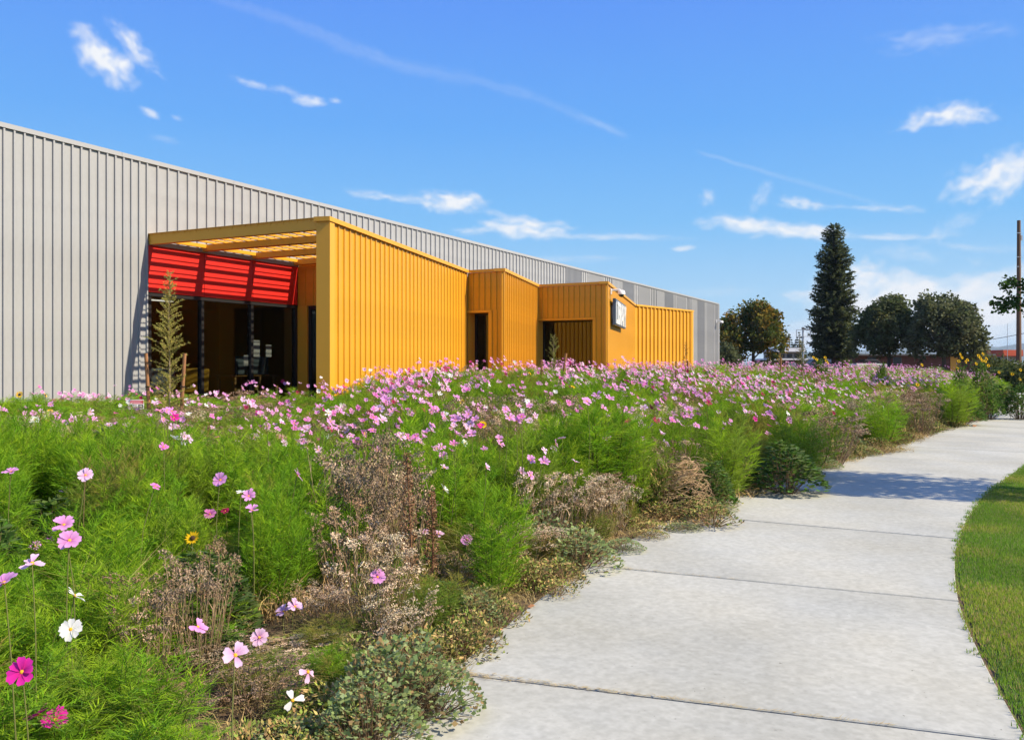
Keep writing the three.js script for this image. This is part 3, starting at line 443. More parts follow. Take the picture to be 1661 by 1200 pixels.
function strawTuft(seed, h, w, n, cols, lie = 0.8) {
  const r = mulberry(seed), c = new Collect();
  for (let k = 0; k < n; k++) { const a = r() * 6.283, p = [(r() - 0.5) * w, 0.005 + r() * h * 0.25, (r() - 0.5) * w], d = norm([Math.cos(a) * lie * rr(0.3, 1.2, r), 0.25 + r() * 0.8, Math.sin(a) * lie * rr(0.3, 1.2, r)]), L = h * rr(0.5, 1.2, r), m = add(p, d, L * 0.55), d2 = norm(add(d, [Math.cos(a) * 0.5, -0.5, Math.sin(a) * 0.5])), s = norm(cross(d, [r() - 0.5, 1, r() - 0.5])), col = tone(cols[Math.floor(r() * cols.length)], 0.3, r), ww = rr(0.0012, 0.0024, r); const A1 = c.v(...add(p, s, -ww), col), B1 = c.v(...add(p, s, ww), col), A2 = c.v(...add(m, s, -ww * 0.8), col), B2 = c.v(...add(m, s, ww * 0.8), col), T = c.v(...add(m, d2, L * 0.5), col); c.tri(A1, B1, A2); c.tri(B1, B2, A2); c.tri(A2, B2, T); }
  return c.geo();
}
function deadVine(seed, h, w) {   // a tangled heap of curled dead stems
  const r = mulberry(seed), c = new Collect();
  for (let k = 0; k < 330; k++) { let a = r() * 6.283; const el = r() * 1.5, R = 0.72 + 0.3 * r(), o = [Math.cos(a) * Math.cos(el) * w * 0.5 * R, Math.max(0.01, Math.sin(el) * h * R), Math.sin(a) * Math.cos(el) * w * 0.5 * R], pts = [o]; let p = o, d = norm([Math.cos(a + 1.6) + (r() - 0.5) * 0.9, (r() - 0.45) * 1.1, Math.sin(a + 1.6) + (r() - 0.5) * 0.9]); const bend = add([-o[0] * 1.6, -o[1] * 0.9, -o[2] * 1.6], ball(r), 0.6); for (let q = 0; q < 5; q++) { p = add(p, d, 0.035 * rr(0.7, 1.5, r)); d = norm(add(d, bend, 0.38)); pts.push([p[0], Math.max(0.005, p[1]), p[2]]); } c.tube(pts, pts.map((_, i) => 0.0042 * (1 - i * 0.12)), 3, tone(r() < 0.75 ? [0.48, 0.33, 0.18] : [0.34, 0.22, 0.11], 0.25, r)); }
  return c.geo();
}
function dockSpike(seed, h) {   // a tall brown seed stalk
  const r = mulberry(seed), c = new Collect(); c.tube([[0, 0, 0], [0.01, h * 0.5, 0], [0.0, h, 0.01]], [0.011, 0.009, 0.004], 5, [0.17, 0.085, 0.04]);
  for (let k = 0; k < 1100; k++) { const t = 0.2 + 0.8 * r(), a = r() * 6.283, R = (0.012 + 0.03 * Math.sin(Math.min(1, t * 1.05) * 3.05) * (0.5 + noise2(t * 26, seed))) * Math.sqrt(r()), d = norm([Math.cos(a), (r() - 0.3), Math.sin(a)]); c.leaf([Math.cos(a) * R, h * t, Math.sin(a) * R], d, norm(cross(d, ball(r))), rr(0.012, 0.024, r), rr(0.004, 0.007, r), tone(r() < 0.7 ? [0.22, 0.11, 0.055] : [0.3, 0.18, 0.09], 0.3, r)); }
  return c.geo();
}
const PLANTS = {
  feather: [11, 12, 13].map((s, k) => ({ g: featherPlant(s, 1, 0.62 + 0.08 * k, 17, 38, [GREEN, GREEN, LIME]), mat: M.veg })),
  lime: [21, 22].map((s) => ({ g: featherPlant(s, 1, 0.6, 16, 38, [LIME, [0.21, 0.31, 0.03]]), mat: M.veg })),
  olive: [31, 32].map((s) => ({ g: featherPlant(s, 1, 0.66, 17, 30, [[0.235, 0.275, 0.035], [0.17, 0.255, 0.025], [0.29, 0.26, 0.055]]), mat: M.veg })),
  dark: [41, 42].map((s) => ({ g: leafMound(s, 1, 0.75, 1500, 0.075, [DEEP, [0.09, 0.165, 0.03], [0.13, 0.20, 0.035]], 0.3, 0.9), mat: M.veg })),
  dried: [51, 52, 53].map((s) => ({ g: driedHeads(s, 1, 0.75, 46, [PALEBROWN, [0.48, 0.37, 0.24], [0.36, 0.26, 0.16]], 0.036), mat: M.dry })),
  driedDark: [56, 57].map((s) => ({ g: driedHeads(s, 1, 0.75, 46, [[0.27, 0.19, 0.125], [0.35, 0.25, 0.165], BROWN]), mat: M.dry })),
  weeds: [61, 62, 63].map((s) => ({ g: leafMound(s, 0.2, 0.5, 620, 0.03, [[0.25, 0.25, 0.05], [0.32, 0.26, 0.09], [0.16, 0.22, 0.035], [0.13, 0.20, 0.03], [0.28, 0.17, 0.07], [0.20, 0.24, 0.04], STRAW], 0.28, 0.9), mat: M.dry, h: 0.2, w: 0.5 })),
  mallow: [71, 72].map((s) => ({ g: leafMound(s, 0.3, 0.6, 1000, 0.025, [[0.28, 0.36, 0.13], [0.36, 0.42, 0.20], [0.20, 0.28, 0.08], [0.28, 0.36, 0.13], [0.32, 0.22, 0.10]], 0.55, 0.75), mat: M.veg, h: 0.3, w: 0.6 })),
  straw: [81, 82, 83].map((s) => ({ g: strawTuft(s, 0.22, 0.5, 230, [STRAW, [0.46, 0.34, 0.15], [0.30, 0.21, 0.09]]), mat: M.dry })),
  dryGrass: [86, 87].map((s) => ({ g: strawTuft(s, 0.75, 0.4, 240, [[0.38, 0.29, 0.11], [0.44, 0.33, 0.15], [0.25, 0.24, 0.06]], 0.35), mat: M.dry })),
};

// ---------------------------------------------------------------- flower heads
function petalShape(c, ang, len, wide, cup, colIn, colOut, flop = 0) {
  const ca = Math.cos(ang), sa = Math.sin(ang), rows = [[0.012, 0.12], [0.35, 0.62], [0.75, 1], [0.97, 0.66]], ids = rows.map(([t, w], k) => { const y = cup * Math.sin(t * 1.8) * len + flop * t * t * len, x = t * len, col = [0, 1, 2].map((i) => mix(colIn[i], colOut[i], Math.min(1, t * 1.4))); return [-1, 0, 1].map((s) => { const z = s * w * wide * 0.5, yy = y + Math.abs(s) * wide * 0.1, xx = x + (k === 3 && s === 0 ? -0.04 * len : 0); return c.v(xx * ca - z * sa, yy, xx * sa + z * ca, s ? col : col.map((q) => q * 0.94)); }); });
  for (let k = 0; k < 3; k++) for (let s = 0; s < 2; s++) { const a = ids[k][s], b = ids[k][s + 1], d = ids[k + 1][s], e = ids[k + 1][s + 1]; c.tri(a, b, d); c.tri(b, e, d); }
}
const FLOWERS = { pink: [[0.62, 0.20, 0.50], [0.82, 0.38, 0.74]], pale: [[0.70, 0.30, 0.56], [0.87, 0.60, 0.83]], white: [[0.82, 0.82, 0.74], [0.84, 0.83, 0.84]], magenta: [[0.55, 0.015, 0.22], [0.80, 0.03, 0.42]], rose: [[0.55, 0.10, 0.38], [0.78, 0.24, 0.62]], crimson: [[0.22, 0.004, 0.05], [0.40, 0.012, 0.11]] };
const CENTRE = new THREE.SphereGeometry(0.0085, 8, 5, 0, 6.2832, 0, 1.7), centreMat = std({ color: lin(0.72, 0.36, 0.015), roughness: 0.9 });
const onePetal = {}, headGeo = {};
for (const [k, [ci, co]] of Object.entries(FLOWERS)) {
  onePetal[k] = [0.12, 0.35, -0.12].map((cup) => { const c = new Collect(); petalShape(c, 0, 0.047, 0.029, cup, ci, co); return c.geo(); });
  headGeo[k] = [0, 1, 2].map((v) => { const c = new Collect(), n = v === 2 ? 7 : 8; for (let p = 0; p < n; p++) petalShape(c, p / 8 * 6.2832 + (hash2(p, v) - 0.5) * 0.25, 0.046 * (0.85 + 0.3 * hash2(p, v + 5)), 0.023, [0.12, 0.5, 0.25][v] + (hash2(p, v + 9) - 0.5) * 0.5, ci, co); return c.geo(); });
}
const fullHead = (k, v) => { const g = headGeo[k][v], c = new Collect(); c.tube([[0, -0.16, 0], [0, -0.003, 0]], [0.0018, 0.0022], 3, [0.12, 0.16, 0.03]); const n0 = c.p.length / 3; for (let q = 0; q < 6; q++) c.v(Math.cos(q * 1.047) * 0.009, 0.002, Math.sin(q * 1.047) * 0.009, [0.66, 0.33, 0.012]); const t = c.v(0, 0.009, 0, [0.72, 0.38, 0.02]); for (let q = 0; q < 6; q++) c.tri(n0 + q, t, n0 + (q + 1) % 6); return mergeGeometries([g, c.geo()]); };
const stemMat = std({ color: lin(0.13, 0.14, 0.035), roughness: 0.9 }), stemBrown = std({ color: lin(0.17, 0.11, 0.05), roughness: 0.9 });
const tmpQ = new THREE.Quaternion(), tmpM = new THREE.Matrix4(), UP = new THREE.Vector3(0, 1, 0);
function stemGeo(h, lean, seed, r0 = 0.003) { const r = mulberry(seed), c = new Collect(), b = [(r() - 0.5) * 0.12, (r() - 0.5) * 0.12]; const pts = [0, 0.35, 0.7, 0.9, 1].map((t) => [-lean[0] * (1 - t) * 0.35 * h + b[0] * Math.sin(t * 3.1) * h, -h * (1 - t), -lean[1] * (1 - t) * 0.35 * h + b[1] * Math.sin(t * 3.1) * h]); c.tube(pts, [r0 * 1.3, r0 * 1.1, r0 * 0.9, r0 * 0.75, r0 * 0.8], 4, [1, 1, 1]); return c.geo(); }
let fseed = 1000;
// a single cosmos flower: the group stands at the foot of its stem
function cosmos([x, y, z], size, kind, face, label, group, o = {}) {
  const g0 = groundAt(x, z), h = y - g0, seed = fseed++, t = thing('cosmos_flower', label, 'flower', [x, g0, z], 0, group);
  const n = norm(face), lean = [n[0] * 0.4, n[2] * 0.4];
  mesh('stem', stemGeo(h, lean, seed), o.brown ? stemBrown : stemMat, t, [0, h, 0]);
  const head = new THREE.Group(); head.name = 'flower_head'; head.position.set(0, h, 0); head.quaternion.setFromUnitVectors(UP, new THREE.Vector3(...n)); head.scale.setScalar(size / 0.094); t.add(head);
  mesh('centre', CENTRE, centreMat, head);
  const spin = hash2(seed, 4) * 6.28, v = o.v ?? Math.floor(hash2(seed, 2) * 3);
  if (o.petals) { const miss = o.miss ?? [], cup = o.cup ?? 0; for (let p = 0; p < 8; p++) { if (miss.includes(p)) continue; const m = mesh('petal', onePetal[kind][(cup + (hash2(seed, p) > 0.7 ? 1 : 0)) % 3], M.petal, head); m.rotation.set(0, spin + p / 8 * 6.2832 + (hash2(seed, p + 20) - 0.5) * 0.16, (o.droop ? -o.droop : 0) + (hash2(seed, p + 40) - 0.5) * 0.24); m.scale.setScalar(0.93 + 0.15 * hash2(seed, p + 60)); } }
  else mesh('petals', headGeo[kind][v], M.petal, head).rotation.y = spin;
  return t;
}
// sunflowers: yellow rays, dark disc
function sunflowerRays(seed) { const c = new Collect(), r = mulberry(seed); for (let p = 0; p < 15; p++) { const a = p / 15 * 6.283 + r() * 0.15, d = [Math.cos(a), 0.15 + r() * 0.3, Math.sin(a)]; c.leaf(add([0, 0, 0], [Math.cos(a), 0, Math.sin(a)], 0.016), norm(d), [-Math.sin(a), 0, Math.cos(a)], rr(0.038, 0.048, r), 0.0085, tone([0.82, 0.50, 0.012], 0.12, r)); } return c.geo(); }
const RAYS = [1, 2, 3].map(sunflowerRays), DISC = new THREE.SphereGeometry(0.02, 10, 5, 0, 6.2832, 0, 1.6), discMat = std({ color: lin(0.05, 0.025, 0.012), roughness: 1 }), discYellow = std({ color: lin(0.45, 0.24, 0.01), roughness: 1 }), raysMat = new THREE.MeshPhysicalMaterial({ vertexColors: true, roughness: 1, transmission: 0.3, thickness: 0, specularIntensity: 0.2, side: THREE.DoubleSide });
const sunLeaf = (() => { const c = new Collect(); c.leaf([0, 0, 0], norm([1, -0.25, 0.1]), [0, 0, 1], 0.11, 0.032, [0.09, 0.16, 0.03]); return c.geo(); })();
function sunflower([x, y, z], size, face, label, group, yellow) {
  if (-z < 10) keepLow([x, y, z], 0.15);
  const g0 = groundAt(x, z), h = y - g0, seed = fseed++, t = thing('sunflower', label, 'sunflower', [x, g0, z], 0, group), n = norm(face);
  mesh('stem', stemGeo(h, [n[0] * 0.3, n[2] * 0.3], seed, 0.005), stemMat, t, [0, h, 0]);
  for (let k = 0; k < 4; k++) { const m = mesh('leaf', sunLeaf, M.veg, t, [0, h * (0.55 + k * 0.1), 0]); m.rotation.y = k * 2.3 + seed; m.scale.setScalar(1.1 - k * 0.15); }
  const head = new THREE.Group(); head.name = 'flower_head'; head.position.set(0, h, 0); head.quaternion.setFromUnitVectors(UP, new THREE.Vector3(...n)); head.scale.setScalar(size / 0.12); t.add(head);
  mesh('rays', RAYS[seed % 3], raysMat, head); mesh('disc', DISC, yellow ? discYellow : discMat, head);
}

// ---------------------------------------------------------------- scatter
const placed = [];          // { type, variant, x, y, z, s: [sx, sy, sz], turn }
const blooms = [];          // { kind, x, y, z, size, face, v }
const r2 = mulberry(424242);
const outOfHall = (x, z) => { const [s, n] = inLib(x, z); if (s > 53.6) return true; let lim = 0.35; if (s > -0.3 && s <= 10.1) lim = 5.35 - 0.2533 * s + 0.2; else if (s > 10.1 && s <= 15.6) lim = 4.2 - 0.26 * (s - 10.1); else if (s > 15.6 && s <= 27.4) lim = 5.6 - 0.258 * (s - 15.6); else if (s > 27.4 && s <= 33.9) lim = 2.6 + 0.2 * (s - 27.4) + 0.2; return n > lim; };
const clear = [];           // places kept for plants set one by one: [x, z, r]
function put(type, x, z, h, w, o = {}) { const list = PLANTS[type], v = Math.floor(r2() * list.length); const p = { type, v, x, y: Math.max(groundAt(x, z) - 0.01, offPath(x, z) < 0 ? 0.002 : -1), z, s: [w / (list[v].w ?? 1), h / (list[v].h ?? 1), w / (list[v].w ?? 1)], turn: r2() * 6.283, f: o.f }; if (o.label) { p.label = o.label; p.name = o.name; p.category = o.category ?? 'plant'; clear.push([x, z, w * (o.keep ?? 0.35)]); } placed.push(p); return p; }
const pos = (px, Z) => [(px - 830.5) / FOCAL * Z, -Z];
// plants one can point to (width and height scale the shapes above, which are about 1 m tall and 0.65 to 1 m wide)
const feature = (type, px, Z, h, w, name, label, o = {}) => put(type, ...pos(px, Z), h, w, { ...o, name, label });
feature('feather', 965, 9.3, 1.36, 1.65, 'cosmos_bush', 'big rounded green cosmos bush beside the path, behind pale dried seed heads', { keep: 0.3 });
feature('lime', 1035, 9.5, 1.24, 1.2, 'cosmos_bush', 'bright green half of the big cosmos bush, next to the path', { keep: 0.3 });
feature('feather', 905, 9.5, 1.15, 1.2, 'cosmos_bush', 'dark green left shoulder of the big cosmos bush behind dried heads', { keep: 0.3 });
feature('feather', 800, 6.0, 0.82, 0.85, 'cosmos_bush', 'slim bright green cosmos bush standing alone among brown stems in the middle', { keep: 0.3 });
feature('feather', 602, 15.8, 0.98, 1.25, 'cosmos_bush', 'round dark green bush at the foot of the first orange wall', { keep: 0.3 });
feature('dark', 185, 8.6, 0.66, 1.3, 'leafy_bush', 'dark leafy green bush at left below the grey wall', {});
feature('dark', 1275, 11.0, 0.62, 1.25, 'leafy_bush', 'low leafy green bush at the path edge before the tree shadow', {});
feature('dark', 1150, 9.9, 0.5, 0.8, 'leafy_bush', 'small leafy green weed right of the dead vine heap', {});
feature('dark', 1560, 23.5, 1.15, 1.5, 'leafy_bush', 'dark tall green bush at the far bend of the path', {});
feature('dark', 1618, 32.5, 0.9, 2.2, 'leafy_bush', 'shaded dark bush at the farthest path edge', {});
feature('dried', 935, 8.1, 0.62, 0.95, 'dried_plant', 'pale dried seed heads in front of the big green bush', { keep: 0.3 });
feature('dried', 890, 7.9, 0.66, 0.9, 'dried_plant', 'pale dried seed heads left of the big green bush', { keep: 0.3 });
feature('dried', 985, 8.35, 0.58, 0.8, 'dried_plant', 'pale dried seed heads right below the big green bush, next to the path', { keep: 0.3 });
feature('driedDark', 240, 4.2, 0.6, 0.58, 'dried_plant', 'dark brown dried plant in the green at lower left', { keep: 0.3 });
feature('driedDark', 325, 4.6, 0.66, 0.55, 'dried_plant', 'dark brown dried plant right of the other one at lower left', { keep: 0.25 });
feature('dried', 610, 5.2, 0.62, 0.8, 'dried_plant', 'brown dried plant left of the lone green bush', { keep: 0.25 });
feature('dried', 650, 4.75, 0.42, 0.55, 'dried_plant', 'small round brown seed head clump near the path corner', { keep: 0.25 });
feature('driedDark', 640, 6.3, 0.95, 0.8, 'dried_plant', 'tall purplish brown dried plant beside the seed stalk', { keep: 0.2 });
feature('driedDark', 1345, 14.2, 0.85, 1.7, 'dried_plant', 'brown dried clump by the path past the tree shadow', { keep: 0.3 });
feature('driedDark', 1490, 19.8, 0.95, 1.8, 'dried_plant', 'purplish brown dried clump between green bushes at the far path edge', { keep: 0.3 });
feature('feather', 1430, 17.0, 1.05, 1.7, 'cosmos_bush', 'green cosmos bush with white pink flowers at the far path edge', { keep: 0.3 });
feature('lime', 1545, 22.5, 1.3, 1.8, 'cosmos_bush', 'tall bright green bush before the dark bush at the bend', { keep: 0.3 });
feature('lime', 1305, 12.5, 1.0, 1.5, 'cosmos_bush', 'light green cosmos bush behind the low leafy bush', { keep: 0.3 });
feature('lime', 1170, 10.4, 1.05, 1.3, 'cosmos_bush', 'bright green cosmos bush behind the dead vine heap', { keep: 0.3 });
feature('mallow', 640, 3.95, 0.40, 0.62, 'mallow_plant', 'grey green round-leaved mallow at the bottom beside the path', { keep: 0.42 });
feature('mallow', 700, 4.05, 0.26, 0.5, 'mallow_plant', 'low edge of the mallow spreading onto the concrete at the bottom', { keep: 0.4 });
feature('mallow', 600, 3.6, 0.3, 0.5, 'mallow_plant', 'mallow shoots at the very bottom of the picture', { keep: 0.4 });
feature('mallow', 935, 7.0, 0.36, 0.75, 'mallow_plant', 'pale green mallow patch below the dried seed heads at the path', { keep: 0.42 });
feature('mallow', 880, 7.2, 0.4, 0.6, 'mallow_plant', 'pale mallow patch left of the one at the path edge', { keep: 0.42 });
feature('dryGrass', 60, 7.6, 0.95, 1.7, 'dry_grass_clump', 'brown dry grass clump at the left picture edge', { keep: 0.2 });
feature('dryGrass', 130, 8.0, 0.8, 1.5, 'dry_grass_clump', 'brown dry grass before the dark leafy bush at left', { keep: 0.2 });
{ const t = mesh('dead_vine_heap', deadVine(9, 0.62, 0.62), M.dry, null, [pos(1112, 9.35)[0], 0, pos(1112, 9.35)[1]]); tag(t, 'round heap of tangled tan dead stems at the path edge', 'dead plant'); clear.push([t.position.x, t.position.z, 0.3]);
  const [x, z] = pos(668, 5.6), d = mesh('seed_stalk', dockSpike(4, 1.08), M.dry, null, [x, groundAt(x, z) - 0.01, z]); tag(d, 'tall red brown dock seed stalk standing in the middle of the bed', 'seed stalk'); d.rotation.z = 0.03;
  const [x2, z2] = pos(700, 6.0), d2 = mesh('seed_stalk', dockSpike(7, 0.78), M.dry, null, [x2, groundAt(x2, z2) - 0.01, z2]); tag(d2, 'shorter brown seed stalk right of the tall one', 'seed stalk'); }

for (const [z0, z1, sp] of [[1.5, 7, 0.36], [7, 12, 0.43], [12, 24, 0.56], [24, 40, 0.8], [40, 66, 1.15]]) {
  for (let Z = z0; Z < z1; Z += sp) for (let x = -0.66 * Z - 1.2; x < 0.6 * Z + 3; x += sp) {
    const X = x + (r2() - 0.5) * sp * 0.9, z = -(Z + (r2() - 0.5) * sp * 0.9), Zc = -z, e = offPath(X, z);
    if (e < 0.02 || !outOfHall(X, z) || Math.hypot(X, z) < 1.9 || X > 0.64 * Zc + 1) continue;
    if (clear.some(([cx, cz, cr]) => (X - cx) ** 2 + (z - cz) ** 2 < cr * cr)) continue;
    if (Zc > 52 && e > 7 + 3 * noise2(X * 0.3, z * 0.3)) continue;
    const n1 = fbm(X * 0.55 + 40, z * 0.55, 3), n2 = fbm(X * 0.9 - 13, z * 0.9 + 5, 3), k = sp / 0.4, q = r2();
    if (e < 0.2) continue;
    if (e < 0.28) { // ragged edge of the path
      const t = q < 0.35 ? 'weeds' : q < 0.62 ? 'straw' : q < 0.72 ? 'mallow' : q < 0.8 ? 'dark' : 'weeds', f = Zc > 8 ? 1.5 : 1;
      if (t === 'straw') put(t, X, z, rr(0.5, 1.0, r2), rr(0.8, 1.3, r2) * k); else put(t, X, z, rr(0.08, 0.2, r2) * f, rr(0.3, 0.55, r2) * k);
      continue;
    }
    if (e < (Zc < 3.9 ? 0.4 : Zc < 8.3 ? 0.75 + 0.55 * n1 : 0.6)) { // low mixed belt, mostly gone brown
      const f = sstep(0.2, 1.3, e), tall = Zc > 8.3 ? 1.75 : 1;
      const t = q < 0.26 ? 'weeds' : q < 0.34 ? 'straw' : q < 0.43 ? 'dried' : q < 0.5 ? 'driedDark' : q < 0.74 ? 'olive' : q < 0.85 ? 'feather' : q < 0.93 ? 'dark' : 'dryGrass';
      if (t === 'straw') put(t, X, z, rr(0.8, 1.5, r2), rr(0.9, 1.4, r2) * k);
      else if (t === 'weeds') put(t, X, z, rr(0.14, 0.3, r2) * tall, rr(0.4, 0.65, r2) * k);
      else if (t === 'dark') put(t, X, z, rr(0.2, 0.42, r2) * tall, rr(0.4, 0.6, r2) * k);
      else put(t, X, z, (rr(0.28, 0.42, r2) + 0.24 * f) * tall, rr(0.55, 0.85, r2) * k);
      if (Zc < 7.5) put(r2() < 0.45 ? 'dryGrass' : r2() < 0.6 ? 'olive' : 'driedDark', X + rr(-0.15, 0.15, r2), z + rr(-0.15, 0.15, r2), rr(0.26, 0.46, r2), rr(0.5, 0.8, r2));
      if (e > 0.5 && r2() < 0.3) put('straw', X + 0.1, z, rr(0.8, 1.4, r2), rr(0.9, 1.4, r2) * k);
      if (Zc > 7 && r2() < 0.7) for (let b = 0; b < 1 + r2() * 2; b++) blooms.push({ x: X + rr(-0.3, 0.3, r2), z: z + rr(-0.3, 0.3, r2), up: rr(0.6, 1.0, r2) });
      continue;
    }
    // the tall flowering growth
    const near = sstep(9, 4, Zc), hBase = mix(0.98, 0.74, near) * mix(0.74, 1, sstep(2.6, 4.4, Zc)) + (n1 - 0.5) * 0.4 - 0.42 * sstep(6.5, 10.5, Zc) * sstep(-0.09, -0.24, X / Zc);
    const dryHere = n2 > 0.62 && q < 0.7;
    const t = dryHere ? (q < 0.3 ? 'driedDark' : q < 0.45 ? 'dried' : q < 0.6 ? 'dryGrass' : 'olive') : q < 0.46 ? 'feather' : q < 0.7 ? 'lime' : q < (Zc > 9 ? 0.95 : 0.8) ? 'olive' : q < 0.97 ? 'feather' : 'dark';
    const h = Math.max(0.3, hBase) * rr(0.8, 1.12, r2) * (t === 'dark' ? 0.8 : 1);
    put(t, X, z, h, rr(0.75, 1.15, r2) * Math.max(0.9, k));
    if (r2() < 0.4) put('straw', X, z, rr(0.8, 1.6, r2), 1.2 * k);
    const want = (Zc < 5 ? 0.12 : Zc < 7 ? 0.5 : Zc < 9 ? 1.2 : Zc < 14 ? 1.9 : Zc < 24 ? 2.7 : Zc < 40 ? 4.2 : 6) * (0.35 + 1.4 * sstep(0.35, 0.65, fbm(X * 0.42 + 7, z * 0.42 - 3, 2))) * (X < -2 && Zc < 16 ? 0.45 : 1) * (X < -0.3 * Zc ? 0.5 : 1);
    const wantHere = want;
    for (let b = 0; b < wantHere - r2(); b++) { const bx = X + rr(-0.5, 0.5, r2) * sp, bz = z + rr(-0.5, 0.5, r2) * sp, up = h * rr(0.93, 1.2, r2), n = r2() < 0.6 ? 1 : 2 + Math.floor(r2() * 3); for (let m = 0; m < n; m++) blooms.push({ x: bx + (m ? rr(-0.11, 0.11, r2) : 0), z: bz + (m ? rr(-0.11, 0.11, r2) : 0), up: up + (m ? rr(-0.08, 0.08, r2) : 0) }); }
  }
}
for (let k = 0; k < EN; k++) { // weeds and straw that hide the path's left edge and creep onto it
  const p = edgeL[k], Zc = -p.z; if (Zc < 1.6 || Zc > 60) continue; const a = edgeR[k], ux = (p.x - a.x) / WIDE, uz = (p.z - a.z) / WIDE, creep = fbm(k * 0.055, 3.3, 3), every = Zc < 30 ? 1 : 2; if (k % every) continue;
  for (let m = 0; m < (Zc < 9 ? 3 : Zc < 26 ? 2 : 1); m++) { const e = rr(-0.07, 0.45, r2) - 0.62 * sstep(0.42, 0.8, creep) * r2(), x = p.x + ux * e, z = p.z + uz * e, q = r2(), far = Zc > 16 ? 1.9 : Zc > 9 ? 1.6 : 1, low = e < 0.03 ? 0.55 : 1;
    if (clear.some(([cx, cz, cr]) => (x - cx) ** 2 + (z - cz) ** 2 < cr * cr * 0.5)) continue;
    if (q < 0.5) put('weeds', x, z, rr(0.1, 0.24, r2) * far * low, rr(0.3, 0.5, r2) * far); else if (q < 0.78) put('straw', x, z, rr(0.35, 0.8, r2) * low * far, rr(0.55, 0.95, r2) * far); else if (q < 0.86) put('mallow', x, z, rr(0.12, 0.24, r2) * low * far, rr(0.3, 0.5, r2) * far); else if (q < 0.93 && e > 0.1) put('dark', x, z, rr(0.15, 0.34, r2) * far, rr(0.3, 0.5, r2) * far); else if (e > 0.15) put('olive', x, z, rr(0.25, 0.45, r2) * far, rr(0.4, 0.6, r2) * far); }
}
for (const b of blooms) { // face the light, more or less; colour in drifts
  const n = fbm(b.x * 0.35 + 3, b.z * 0.35, 2), q = r2(); b.y = groundAt(b.x, b.z) + b.up;
  b.kind = q < 0.54 ? 'pink' : q < 0.74 ? 'pale' : q < 0.88 ? 'rose' : q < 0.925 ? 'white' : q < 0.96 ? 'magenta' : 'crimson'; if (n > 0.62 && q < 0.2) b.kind = 'white';
  b.face = norm([0.6 + rr(-0.8, 0.7, r2), 0.75 + rr(-0.4, 0.5, r2), 0.3 + rr(-0.6, 0.8, r2)]); b.v = Math.floor(r2() * 3); b.size = rr(0.068, 0.102, r2); b.d = Math.hypot(b.x, b.z);
}

// ---------------------------------------------------------------- the flowers one can point to
const keepLow = ([x, y, z], spare = 0.2) => { const R = Math.hypot(x, z); for (const p of placed) { const d = (p.x * x + p.z * z) / R, side = Math.abs(p.x * z - p.z * x) / R; if (p.label || d < R - 1.8 || d > R + 0.1 || side > spare) continue; const ray = EYE + (y - EYE) * d / R - 0.07 - p.y, tall = p.s[1] * ({ weeds: 0.2, mallow: 0.3, straw: 0.3, dryGrass: 0.8 }[p.type] ?? 1.06); if (tall > ray) p.s[1] *= Math.max(0.45, ray / tall); } };
const P = (px, py, dia, size = 0.094) => at(px, py, size * FOCAL / dia);
const fl = (px, py, dia, kind, face, label, o = {}) => keepLow(P(px, py, dia, o.size), o.clear) ?? cosmos(P(px, py, dia, o.size), o.size ?? 0.094, kind, face, label, 'cosmos flowers in the foreground', { petals: true, ...o });
fl(35, 1090, 45, 'magenta', [0.05, 0.5, 0.85], 'open magenta cosmos flower at the lower left picture edge');
fl(89, 1168, 42, 'magenta', [0.1, 0.75, 0.6], 'magenta cosmos flower in the bottom left corner, right one of the pair', { clear: 0.45 });
fl(62, 1160, 42, 'magenta', [-0.5, 0.75, -0.1], 'magenta cosmos flower in the bottom left corner, seen edge-on, left of a pair', { miss: [3, 4], clear: 0.45 });
fl(114, 1021, 37, 'white', [0.1, 0.45, 0.9], 'open white cosmos flower with yellow centre at lower left');
fl(120, 967, 36, 'white', [0.5, 0.8, -0.35], 'white cosmos flower seen from the side, above the open white one');
fl(381, 1063, 44, 'pale', [0.3, 0.4, 0.85], 'pale pink cosmos flower with missing petals, low in the bed', { miss: [1, 4, 6] });
fl(420, 1034, 29, 'pale', [0.1, 0.55, 0.85], 'pale pink cosmos flower right of the one with missing petals');
fl(320, 1017, 33, 'pink', [0.5, 0.75, 0.2], 'pink cosmos flower turned right, above the dark green at lower left', { miss: [2, 3] });
fl(51, 914, 40, 'pale', [0.1, 0.97, 0.25], 'pink white cosmos flower with upturned petals at the left', { cup: 1, miss: [0, 5] });
fl(6, 946, 44, 'pink', [-0.2, 0.9, 0.3], 'lilac pink cosmos flower cut by the left picture edge', { cup: 1 });
fl(112, 877, 37, 'pink', [0.2, 0.6, 0.8], 'large pink cosmos flower, lower of two together at left');
fl(103, 852, 35, 'pink', [0.1, 0.85, 0.55], 'large pink cosmos flower, upper of two together at left', { cup: 1 });
fl(138, 771, 26, 'pale', [0.15, 0.65, 0.75], 'light pink cosmos flower on a tall brown stem at left', { brown: true });
fl(17, 766, 26, 'pink', [-0.1, 0.9, 0.3], 'pink cosmos flower in profile near the left edge, level with the tall stem');
fl(357, 779, 25, 'pink', [-0.1, 0.5, 0.85], 'pink cosmos flower alone above the green at centre left');
fl(105, 797, 20, 'pale', [0.2, 0.95, 0.2], 'flat pale cosmos flower below the tall stemmed one');
fl(56, 886, 20, 'pink', [0.2, 0.85, 0.5], 'small pink cosmos flower left of the pair', { size: 0.075 });
fl(80, 877, 17, 'rose', [0.0, 0.95, 0.3], 'small deep pink bloom between two pink flowers at left', { size: 0.07 });
fl(612, 936, 27, 'pink', [0.1, 0.6, 0.8], 'lone pink cosmos flower among brown stems in the middle');
fl(478, 984, 26, 'pale', [0.4, 0.75, 0.5], 'pale pink narrow petalled flower, upper of a pair near centre', { miss: [2] });
